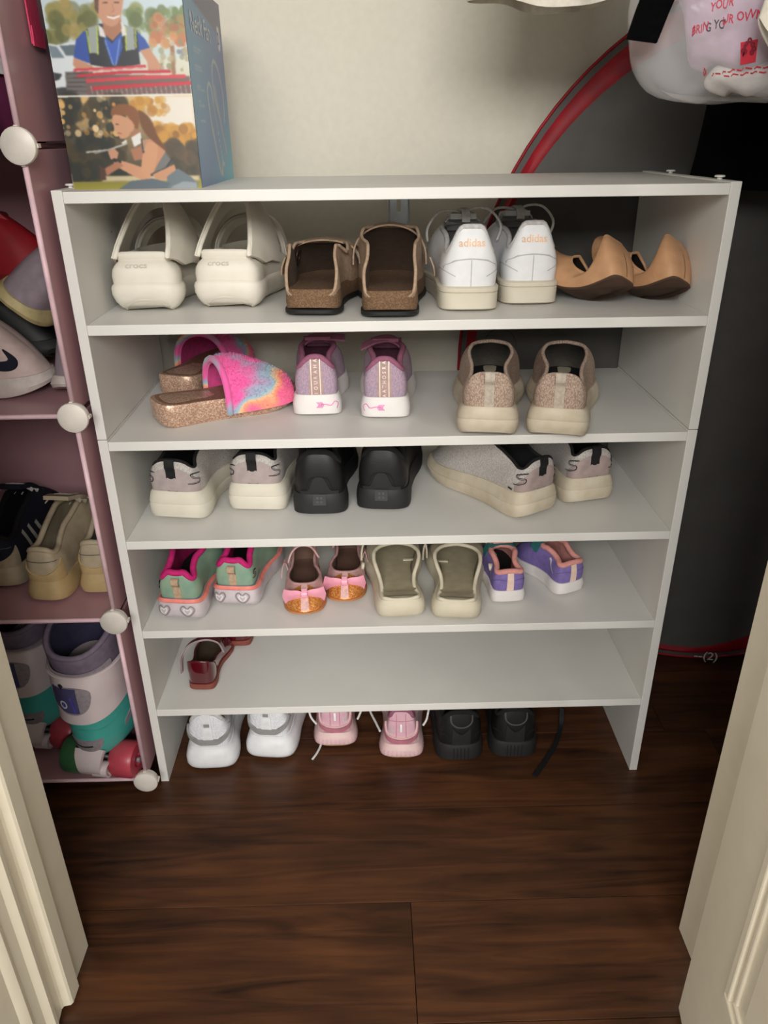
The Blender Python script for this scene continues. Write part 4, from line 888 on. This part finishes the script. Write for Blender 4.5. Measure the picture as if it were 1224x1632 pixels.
# --- beige foam clogs
BF = M('beige_foam', (206, 198, 178), .6, scale=30, rgb2=(196, 186, 162), bump=.05); BFB = M('olive_footbed', (168, 158, 132), .75, scale=70, rgb2=(156, 146, 122), bump=.1)
def foamclog(x, y, yaw, side, label):
    r = root('foam_clog', x, y, Z4, yaw, label, 'clog', 'beige foam clogs'); L = .245
    SS, o, top = sole(r, L, .108, side, .034, .026, [(0, -.010), (.1, -.004), (.3, -.0005), (.6, .0), (.85, -.002), (1, -.006)], BF, spring=.014, hspring=.006, hw=1.02)
    S = upper(r, L, o, top, [(0, .037), (.15, .037), (.3, .038), (.42, .046), (.55, .062), (.7, .072), (1, .076)], [(0, .92), (.3, .95), (.5, .92), (.65, .84), (1, .78)], .014, .50, CF, [(0, .5), (.5, .8), (1, .6)], [(0, .001), (.5, .002), (1, .001)], BF, BFB, BF, .0032, .0035, insole=BFB)
    ce = top.mean(0); q = np.array([ce+(p-ce)*[.82, .87, 1]+[0, 0, .0065] for p in top])
    across('footbed', q, BFB, r)
    s = np.linspace(0, PI, 25)
    for yy, zz in ((.150, .001), (.185, -.004)):
        P = [np.stack([-np.cos(s)*.053, np.full(25, yy+d), .030+.062*np.sin(s)**.7+zz+e], 1) for d, e in ((-.012, .001), (0, .003), (.012, .001))]
        sheet('strap', P[::-1], .003, BF, r)
    lathe('rivet', [(.006, -.002), (.006, .002), (.004, .003)], (side*.054, .10, .045), (side, 0, .2), BF, r, 16)
    bx('size_tag', -.009, .009, .102, .107, .0375, .040, BF, r).location = (-side*.022, .02, 0)
foamclog(.404, .009, -3, -1, 'beige foam clog, left of its pair, beside the bow flats')
foamclog(.484, .001, 6, 1, 'beige foam clog, right of its pair, beside the purple sneaker')

# --- purple toddler sneakers
PUR = M('purple_fabric', (124, 108, 168), .75, scale=160, rgb2=(112, 96, 156), bump=.3); SAL = M('salmon_lining', (226, 156, 148), .85, scale=120); TEAL = M('teal_fabric', (44, 110, 108), .8, scale=120); PCR = M('pale_peach', (234, 206, 190), .6)
def toddler(x, y, yaw, side, label):
    r = root('toddler_sneaker', x, y, Z4, yaw, label, 'sneaker', 'purple toddler sneakers'); L = .150
    SS, o, top = sole(r, L, .068, side, .022, .017, [(0, -.003), (.1, .0), (.6, .0012), (1, -.001)], WSOLE, spring=.010, hspring=.003, hw=1.15)
    S = upper(r, L, o, top, [(0, .056), (.06, .056), (.12, .054), (.2, .053), (.35, .056), (.6, .064), (1, .066)], [(0, .76), (.1, .79), (.2, .85), (.4, .76), (.6, .68), (.8, .66), (1, .66)], .03, .52, CF, CZ, OB, PUR, SAL, SAL, .0045, .003, insole=DARK)
    H = S.H[0]; S.patch('heel_strip', -.0055, .0055, 0, .97, .0008, PCR, r, 5, 10)
    for sx in (-1, 1):
        S.stroke('swoosh', [(sx*.040, .40*H), (sx*.052, .62*H), (sx*.058, .85*H), (sx*.064, .95*H)], [.001, .0022, .004, .003], .0008, WSOLE, r, n=20)
        S.stroke('piping', [(sx*.006, .55*H), (sx*.018, .62*H), (sx*.032, .50*H)], .0010, .0006, M('purple_seam', (96, 82, 138), .8) if False else PSEAM, r, n=12)
    tongue(r, L, .54, .060, .26, .088, .038, SAL, .007, side*.006); ribbon('tongue_face', [(0, .085, .066), (0, .066, .086), (0, .046, .094)], (1, 0, 0), .036, .003, TEAL, r, 10)
    ribbon('strap', [(-.026, .075, .052), (-.014, .070, .072), (.014, .070, .072), (.026, .075, .052)], (0, 1, .3), .016, .0025, TEAL, r, 12)
PSEAM = M('purple_seam', (96, 82, 138), .8)
toddler(.575, .055, -4, -1, 'purple toddler sneaker with salmon collar beside the beige clog')
toddler(.680, .079, -24, 1, 'purple toddler sneaker with salmon collar, rightmost on its shelf')

# --- red patent mary janes
REDP = M('burgundy_patent', (84, 8, 22), .12, scale=20, rgb2=(76, 7, 20), bump=.02, coat=1); BSOLE = M('red_brown_sole', (134, 72, 60), .6); OLV = M('olive_brown_inside', (88, 72, 54), .85, scale=60); GRYL = M('grey_strap_lining', (176, 160, 164), .7)
def maryjane(x, y, yaw, side, label):
    r = root('mary_jane', x, y, Z5, yaw, label, 'shoe', 'burgundy mary janes'); L = .160
    SS, o, top = sole(r, L, .068, side, .013, .006, [(0, -.003), (.3, -.001), (1, -.0015)], BSOLE, spring=.006, hw=.98)
    S = upper(r, L, o, top, [(0, .060), (.1, .058), (.2, .048), (.4, .034), (.7, .032), (1, .036)], [(0, .96), (.1, 1.0), (.25, 1.02), (.5, .9), (.75, .76), (1, .66)], .0, .72, CF, CZ, [(0, .002), (1, .003)], REDP, OLV, REDP, .0016, .002, insole=OLV)
    sx = -1
    ribbon('ankle_strap', [(.030, .060, .040), (.024, .052, .066), (.004, .046, .076), (-.020, .040, .070), (-.035, .034, .050), (-.037, .026, .022)], (0, 1, 0), .010, .0016, REDP, r, 28)
    ribbon('strap_lining', [(.029, .060, .039), (.0232, .052, .0645), (.004, .046, .0742), (-.0192, .040, .0685), (-.0335, .034, .049), (-.0355, .026, .022)], (0, 1, 0), .0098, .001, GRYL, r, 28)
    tube('strap_edge', smooth_path([(.030, .0545, .040), (.024, .0465, .066), (.004, .0405, .076), (-.020, .0345, .070), (-.035, .0285, .050), (-.037, .0205, .022)], 30), .0009, GRYL, r, n=6)
maryjane(.077, .041, 2, -1, 'burgundy patent mary jane near the left panel, front one on its shelf')
maryjane(.119, .159, 0, 1, 'burgundy patent mary jane set far back on its shelf')

# --- floor row: white runners
WRN = M('white_mesh', (222, 222, 226), .75, 'knit', (206, 207, 212), 500, bump=.3); SILV = M('grey_rubber_band', (150, 150, 148), .35, scale=30); WRS = M('bright_white_rubber', (230, 230, 232), .45, scale=20, bump=.02); WOV = M('white_overlay', (228, 228, 230), .5)
def runner(x, y, yaw, side, label):
    r = root('running_shoe', x, y, Z0, yaw, label, 'sneaker', 'white running shoes'); L = .272
    SS, o, top = sole(r, L, .108, side, .047, .030, [(0, -.005), (.06, .0), (.2, .003), (.45, .003), (.6, .001), (.8, -.002), (.85, -.0045), (1, -.006)], WRS, spring=.022, hspring=.006, hw=1.12)
    S = upper(r, L, o, top, [(0, .118), (.06, .116), (.12, .104), (.18, .092), (.28, .090), (.45, .096), (.7, .104), (1, .110)], [(0, .76), (.1, .79), (.2, .85), (.4, .76), (.6, .68), (.8, .66), (1, .66)], .026, .58, CF, CZ, OB, WRN, WLIN, WLIN, .0045, .004, M_=18)
    H = S.H[0]
    up_c = lambda k: (lambda xs: k+.50*np.clip((np.abs(xs)-.012)/.045, 0, 1)**1.5)
    S.patch('grey_band', -.062, .062, up_c(.07), up_c(.20), .0036, SILV, r, 34, 5)
    S.patch('heel_pillar', -.0085, .0085, .16, .98, .0016, WOV, r, 6, 10)
    S.fill('tab', [(-.0045, .62*H), (.0045, .62*H), (.0045, .71*H), (-.0045, .71*H)], .0022, SILV, r)
    for sx in (-1, 1): S.stroke('overlay', [(sx*.014, .2*H), (sx*.022, .45*H), (sx*.030, .62*H), (sx*.050, .74*H)], .0035, .001, WOV, r, n=16)
    tongue(r, L, .58, .1, .33, .132, .05, WLIN)
runner(.081, .019, -1, -1, 'white running shoe with grey heel band, nearest the left panel on the floor')
runner(.175, .041, 6, 1, 'white running shoe with grey heel band, beside the pink sneakers')
# --- floor row: pink sneakers
PKU = M('pink_leather', (214, 170, 182), .5, scale=50, rgb2=(204, 160, 174), bump=.06); PKB = M('rose_metallic_band', (200, 128, 146), .3, metal=.25); PKS = M('pale_pink_rubber', (220, 188, 186), .5, scale=30); GUM = M('gum_rubber', (190, 150, 108), .6); REFL = M('white_reflector', (250, 248, 246), .3)
def pinkshoe(x, y, yaw, side, label, trail):
    r = root('pink_sneaker', x, y, Z0, yaw, label, 'sneaker', 'pink floor sneakers'); L = .240
    sole(r, L, .092, side, .005, .005, [(0, -.008), (.5, -.005), (1, -.004)], GUM, name='outsole', spring=.014, hspring=.006, hw=1.12)
    SS, o, top = sole(r, L, .092, side, .030, .022, [(0, -.005), (.15, .001), (.4, .002), (.7, -.001), (.8, -.003), (1, -.006)], PKS, spring=.014, hspring=.006, hw=1.16, dz=.0045)
    for k in range(17):
        xx = -.056+.007*k; SS.stroke('rib', [(xx*1.06, .005), (xx, SS.H[0]*.62)], .0022, .0008, PKU, r, n=4)
    B = top-np.c_[n2(o)*.003, np.zeros(NST)]
    S = upper(r, L, o, B, [(0, .103), (.06, .102), (.12, .092), (.18, .082), (.28, .084), (.45, .098), (.7, .100), (1, .102)], [(0, .76), (.1, .79), (.2, .85), (.4, .76), (.6, .68), (.8, .66), (1, .66)], .03, .58, CF, CZ, [(0, .001), (.4, .002), (1, 0)], PKU, PKL, PKL, .004, .004)
    H = S.H[0]
    f = lambda k: (lambda xs: k+.42*np.clip(np.abs(xs)/.055, 0, 1)**2.0)
    S.patch('band', -.060, .060, f(.0), f(.11), .0042, PKB, r, 34, 5); S.patch('band', -.058, .058, f(.12), f(.15), .003, PKS, r, 34, 4)
    S.fill('reflector', [(-.0016, .36*H), (.0016, .36*H), (.0016, .60*H), (-.0016, .60*H)], .0012, REFL, r)
    for xx in (-.008, .008): S.stroke('seam', [(xx, .14*H), (xx*.9, .9*H)], .0008, .0007, PKB, r, n=8)
    S.stroke('seam', [(-.03, .74*H), (0, .68*H), (.03, .74*H)], .0009, .0007, PKB, r, n=12)
    e = side*-1; S.stroke('swirl', [(e*.026, .58*H), (e*.020, .48*H), (e*.014, .40*H), (e*.017, .32*H), (e*.024, .34*H), (e*.022, .42*H), (e*.016, .44*H)], .002, .0008, WLIN, r, n=30)
    tongue(r, L, .58, .095, .33, .124, .046, PKU); laces(r, S, L, .44, .6, .120, .098, .022, 4, LACE)
    for p in trail: tube('loose_lace', smooth_path(p, 26), .0021, LACE, r, n=6)
pinkshoe(.290, .062, 0, -1, 'pink sneaker with a loose white lace, left of its pair on the floor', [[(-.03, .10, .10), (-.050, .07, .085), (-.046, .04, .05), (-.034, .03, .034)], [(.03, .10, .10), (.050, .07, .07), (.046, .05, .05), (.038, .04, .034)], [(-.026, .016, .0036), (-.029, .004, .0024), (-.034, -.010, .0022), (-.040, -.022, .0022)]])
pinkshoe(.403, .030, 2, 1, 'pink sneaker with ribbed sole, beside the black sneakers on the floor', [[(-.03, .11, .10), (-.056, .09, .062), (-.056, .08, .048), (-.044, .05, .044), (-.036, .03, .042)], [(.03, .11, .10), (.050, .08, .085), (.046, .05, .058), (.038, .04, .046)]])
blackshoe('black_sneaker', .505, .029, Z0, -1, -1, 'black sneaker on the floor beside the pink sneaker', 'black floor sneakers', 1)
blackshoe('black_sneaker', .597, .033, Z0, 2, 1, 'black sneaker on the floor, rightmost shoe under the bottom shelf', 'black floor sneakers', 1)
cd = tag(empty('bootlace', (.66, .05, 0)), 'short black cord lying on the floor under the rack', 'lace')
ribbon('cord', [(.040, .075, .030), (.036, .058, .004), (.012, .005, .0025), (-.036, -.062, .0025)], (.8, -.6, 0), .008, .002, BLK, cd)

# --- shoes in the organizer
OZ = lambda k: OB_+OH*k+.0022
BGE = M('beige_leather', (186, 170, 144), .6, scale=50, rgb2=(170, 154, 128), bump=.12); BGS = M('honey_rubber', (198, 170, 122), .55, scale=30); NAVYI = M('navy_insole', (30, 70, 120), .7)
def dadshoe(name, x, y, k, yaw, side, label, um, sm, lm, im, grp=None, stripes=None, laced=True, z=0, pitch=0, roll=0, L=.25, Wd=.090):
    r = root(name, x, y, OZ(k)+z, yaw, label, 'sneaker', grp, pitch, roll)
    SS, o, top = sole(r, L, Wd, side, .034, .024, [(0, -.004), (.08, .001), (.4, .003), (.7, .0), (1, -.003)], sm, spring=.016, hspring=.004, hw=1.08)
    S = upper(r, L, o, top, [(0, .086), (.08, .084), (.15, .076), (.28, .078), (.45, .096), (.7, .112), (1, .112)], [(0, .72), (.1, .75), (.2, .82), (.4, .70), (.6, .56), (.8, .50), (1, .48)], .03, .60, CF, CZ, OB, um, lm, lm, .0045, .004, insole=im)
    H = S.H[0]
    S.patch('heel_cup', -.045, .045, 0, lambda xs: .18+.5*(np.abs(xs)/.045)**2, .0022, sm, r, 24, 5)
    S.stroke('seam', [(-.03, .66*H), (0, .62*H), (.03, .66*H)], .0012, .0007, INS, r, n=14)
    tongue(r, L, .6, .096, .34, .130, .05, um)
    if laced: laces(r, S, L, .42, .64, .126, .098, .026, 4, LACE if um is not BGE else BGL)
    if stripes:
        for sx in (-1, 1):
            for q in range(3): S.stroke('stripe', [(sx*(.085+.02*q), .004), (sx*(.070+.02*q), .8*H)], .007, .0010, stripes, r, n=8)
    return r, S, SS
BGL = M('beige_lace', (190, 178, 156), .85, scale=300)
dadshoe('lace_sneaker', -.128, .017, 1, 7, -1, 'beige lace sneaker with blue insole in the pink organizer', BGE, BGS, BGE, NAVYI, 'beige lace sneakers', Wd=.080)
dadshoe('lace_sneaker', -.056, .036, 1, 0, 1, 'beige lace sneaker behind the front edge of the pink organizer', BGE, BGS, BGE, NAVYI, 'beige lace sneakers', Wd=.076)
NVY = M('navy_suede', (20, 24, 40), .9, scale=60); WST = M('pale_stripe', (186, 182, 170), .7)
dadshoe('striped_sneaker', -.214, .060, 1, 4, 1, 'navy sneaker with pale stripes at the left in the organizer', NVY, BGE, DARK, DARK, None, WST)
BLP = M('pale_pink_leather', (214, 190, 184), .6, scale=50, bump=.1); PLS = M('pale_sole', (206, 194, 188), .5); MAUVE = M('mauve_leather', (146, 130, 138), .7, scale=60, bump=.1); YEL = M('yellowed_sole', (196, 180, 130), .6)
r, S, SS = dadshoe('swoosh_sneaker', -.278, .072, 2, 86, -1, 'pale pink sneaker with navy swoosh on its side in the organizer', BLP, PLS, MAUVE, DARK, None, L=.206)
for e in (1,):
    c = .162*e
    S.stroke('swoosh', [(c-.065, .055), (c-.035, .034), (c-.005, .021), (c+.020, .018), (c+.030, .026), (c+.024, .042)], [.001, .009, .014, .014, .012, .002], .0010, NVY, r, n=34)
r, S, SS = dadshoe('lilac_sneaker', -.044, .238, 2, 180, 1, 'mauve sneaker with its toe to the front at the organizer edge', MAUVE, PLS, MAUVE, DARK, None, L=.20, Wd=.058)
hn = NST/2*S.ds; S.stroke('mark', [(hn+.030, .016), (hn+.024, .030), (hn+.020, .036)], [.002, .006, .003], .001, NVY, r)
r, S, SS = dadshoe('tilted_sneaker', -.075, .245, 2, 190, 1, 'lilac sneaker with yellowed sole tilted up on the other sneakers', MAUVE, YEL, MAUVE, DARK, None, z=.108, pitch=0, roll=-40, L=.20, Wd=.08)
REDL = M('red_leather', (150, 18, 28), .6, scale=60, bump=.15); REDD = M('dark_red_lining', (90, 14, 20), .8)
dadshoe('red_sneaker', -.245, .13, 2, 78, -1, 'red sneaker lying on top of the pile in the organizer', REDL, M('red_rubber', (122, 26, 26), .6), REDD, M('dark_insole', (64, 48, 36), .9), None, None, False, .112, 0, -14, L=.20)
dadshoe('dark_sneaker', -.325, .185, 2, 84, 1, 'black sneaker under the red one in the organizer', BKL, BKS, DARK, DARK, None, None, False, .02, 0, 0, L=.24)
dadshoe('crimson_sneaker', -.085, .045, 3, -70, 1, 'crimson sneaker in the topmost compartment of the organizer', M('crimson_fabric', (150, 10, 54), .8, scale=80), M('crimson_rubber', (120, 8, 40), .6), REDD, DARK, None, None, True, .0, 0, 0, L=.18)
hb = tag(empty('purple_bag', (-.12, .19, OZ(3))), 'plum cloth pouch with white ribbon in the topmost compartment', 'pouch')
blob('pouch', [(0, .05, .04, 0), (.02, .062, .05, 0), (.07, .065, .05, 0), (.12, .058, .042, 0), (.16, .04, .03, 0)], M('plum_cloth', (92, 24, 62), .9, scale=80), hb, wob=.05, seed=9)
ribbon('ribbon', [(-.05, -.045, .085), (0, -.058, .09), (.045, -.045, .085), (.068, -.02, .088)], (0, .1, 1), .018, .002, WLIN, hb)

# --- roller skates
SKW = M('white_skate_plastic', (214, 200, 200), .35, scale=20, rgb2=(206, 190, 192), bump=.02, coat=.3); SKT = M('teal_plastic', (78, 176, 164), .38, scale=20, rgb2=(70, 166, 156), bump=.02, coat=.2); LINR = M('lilac_liner', (120, 106, 124), .85, scale=90); LIND = M('navy_liner', (54, 52, 78), .9, scale=90)
GW = M('green_wheel', (64, 112, 72), .35, scale=20); RW = M('red_wheel', (186, 70, 84), .35, scale=20); GRYP = M('grey_liner_mesh', (150, 140, 146), .8, scale=200); HOLO = M('holographic_plate', (86, 78, 116), .15, scale=14, rgb2=(120, 116, 170), metal=.5); BADGE = M('pale_badge', (216, 222, 228), .4); VIO = M('violet_print', (86, 82, 190), .4)
def rings(zs, n=NST):
    a = -PI/2+2*PI*np.arange(n)/n; rows = []
    for (cy, z, rx, ry, tl) in zs:
        c, s = np.cos(a), np.sin(a); rows.append(np.stack([rx*np.sign(c)*np.abs(c)**.85, cy+ry*np.sign(s)*np.abs(s)**.85, z+tl*(s+1)*ry], 1))
    P = np.array(rows); m = len(P); t = np.linspace(0, m-1, (m-1)*4+1); return Surf(cr(P.reshape(m, -1), t, False).reshape(len(t), n, 3))
def skate(x, y, yaw, label):
    r = root('roller_skate', x, y, OZ(0), yaw, label, 'skate', 'roller skates')
    R_ = .030
    for sx, m in ((-1, GW), (1, RW)):
        for yy in (.028, .165):
            w = lathe('wheel', [(.012, -.019), (.027, -.019), (R_, -.014), (R_, .014), (.027, .019), (.012, .019), (.012, .013), (.004, .013)] if sx > 0 else [(.004, -.013), (.012, -.013), (.012, -.019), (.027, -.019), (R_, -.014), (R_, .014), (.027, .019), (.012, .019)], (sx*.041, yy, R_), (1, 0, 0), m, r, 30)
            lathe('axle_nut', [(.0045, 0), (.0045, .004), (.003, .005)], (sx*.060, yy, R_), (sx, 0, 0), STEEL, w, 10)
    for yy in (.028, .165): tube('axle', [(-.055, yy, R_), (.055, yy, R_)], .004, STEEL, r)
    ribbon('truck', [(0, .004, .066), (0, -.004, .058), (0, -.008, .040), (0, .008, .022), (0, .03, .020)], (1, 0, 0), [.048, .044, .034, .034, .034], .008, SKW, r, 16)
    lathe('brake_socket', [(.010, -.012), (.013, -.012), (.013, .012), (.010, .012), (.009, .006), (.002, .006)], (.014, .000, .032), (1, 0, 0), SKW, r, 20)
    bx('frame', -.018, .018, .02, .185, .045, .075, SKW, r, .004)
    base = rings([(.086, .050, .030, .078, 0), (.090, .060, .041, .090, 0), (.094, .082, .0465, .100, 0), (.094, .115, .0495, .102, .03), (.080, .142, .0510, .090, .18)])
    V = base.P.reshape(-1, 3); m = base.m; F = gridfaces(m, NST, True); F.append(tuple(range(NST))[::-1])
    mk('base_shell', V, F, SKT, r); toe = None
    cuff = rings([(.058, .134, .0520, .074, .20), (.054, .158, .0515, .069, .12), (.050, .190, .0525, .066, .04), (.050, .212, .053, .064, .02), (.050, .220, .0535, .063, .02)])
    sheet('cuff', cuff.P, .003, SKW, r, True)
    sheet('cuff_lip', np.stack([cuff.P[-3]+cuff.N[-3]*.0005, cuff.P[-2]+cuff.N[-2]*.0025, cuff.P[-1]+cuff.N[-1]*.001]), .002, SKW, r, True)
    ln = rings([(.052, .205, .047, .056, .02), (.052, .222, .049, .058, .10), (.050, .236, .051, .060, .30), (.050, .250, .051, .061, .40)])
    sheet('liner', ln.P, .007, LINR, r, True); sheet('liner_inside', ln.P-ln.N*.0075, .002, LIND, r, True)
    tube('liner_rim', ln.P[-1]-ln.N[-1]*.0035, .0045, LINR, r, closed=True, n=8)
    wrp = ln.P[:7]+ln.N[:7]*.0035+[0, 0, -.006]; sheet('ankle_wrap', wrp[:, np.r_[-21:22]], .003, GRYP, r)
    Hc = cuff.H[0]
    el = lambda c, a, b, sg_, xc, lo_: (lambda xs: np.clip(c+sg_*b*np.sqrt(np.clip(1-((xs-xc)/a)**2, 0, 1)), lo_, 1))
    cuff.patch('window', -.046, .040, el(.50, .0435, .30, -1, -.003, 0), el(.50, .0435, .14, 1, -.003, 0), .0010, GRYP, r, 30, 8)
    cuff.patch('window_plate', -.042, .010, el(.50, .050, .27, -1, 0, 0), lambda xs: .62+0*xs, .0016, HOLO, r, 20, 8)
    cuff.stroke('badge', [(-.016+.0065*math.cos(t), .44*Hc+.0065*math.sin(t)) for t in np.linspace(0, 2*PI, 13)[:-1]], .0030, .0024, BADGE, r, True, 24)
    cuff.stroke('badge_sign', [(-.018, .47*Hc), (-.014, .47*Hc), (-.018, .41*Hc), (-.014, .41*Hc)], .0018, .0026, VIO, r, n=16)
    cuff.stroke('plate_stripe', [(-.001, .61*Hc), (.003, .26*Hc)], .0030, .0022, VIO, r, n=8)
    lathe('vent', [(.0045, -.002), (.0045, .0012)], cuff.at(-.018, .80*Hc, 0), cuff.N[-5, NST-9], DARK, r, 14)
    Hb = base.H[0]
    base.patch('vent', -.024, .022, el(.58, .0235, .24, -1, -.001, 0), lambda xs: .60+0*xs, .0008, GRYP, r, 24, 6)
    base.stroke('vent_edge', [(-.024, .60*Hb), (-.019, .44*Hb), (-.006, .37*Hb), (.008, .385*Hb)], .0030, .0013, DARK, r, n=20)
    base.patch('vent', .050, .074, lambda xs: .55+6*(xs-.050), lambda xs: .62+11*(xs-.05)-120*(xs-.05)**2, .0008, GRYP, r, 14, 5)
    base.stroke('rim_line', [(-.05, .62*Hb), (-.03, .72*Hb), (0, .74*Hb), (.03, .70*Hb), (.06, .88*Hb)], .003, .0012, SKT, r)
    for yy, zz in ((.085, .135), (.11, .112)): lathe('buckle_end', [(.007, 0), (.007, .003), (.004, .004)], (.050, yy, zz), (1, -.1, .1), SKW, r, 16)
    ribbon('buckle_strap', [(.051, .085, .135), (.050, .13, .150), (.02, .17, .160), (-.03, .17, .150), (-.049, .12, .140)], (0, .3, 1), .018, .003, SKW, r)
skate(-.088, -.036, 9, 'white and teal roller skate in front in the bottom compartment')
skate(-.205, .030, 6, 'white and teal roller skate farther back behind the left door')
# specks of dust on the floor are left to the wood material
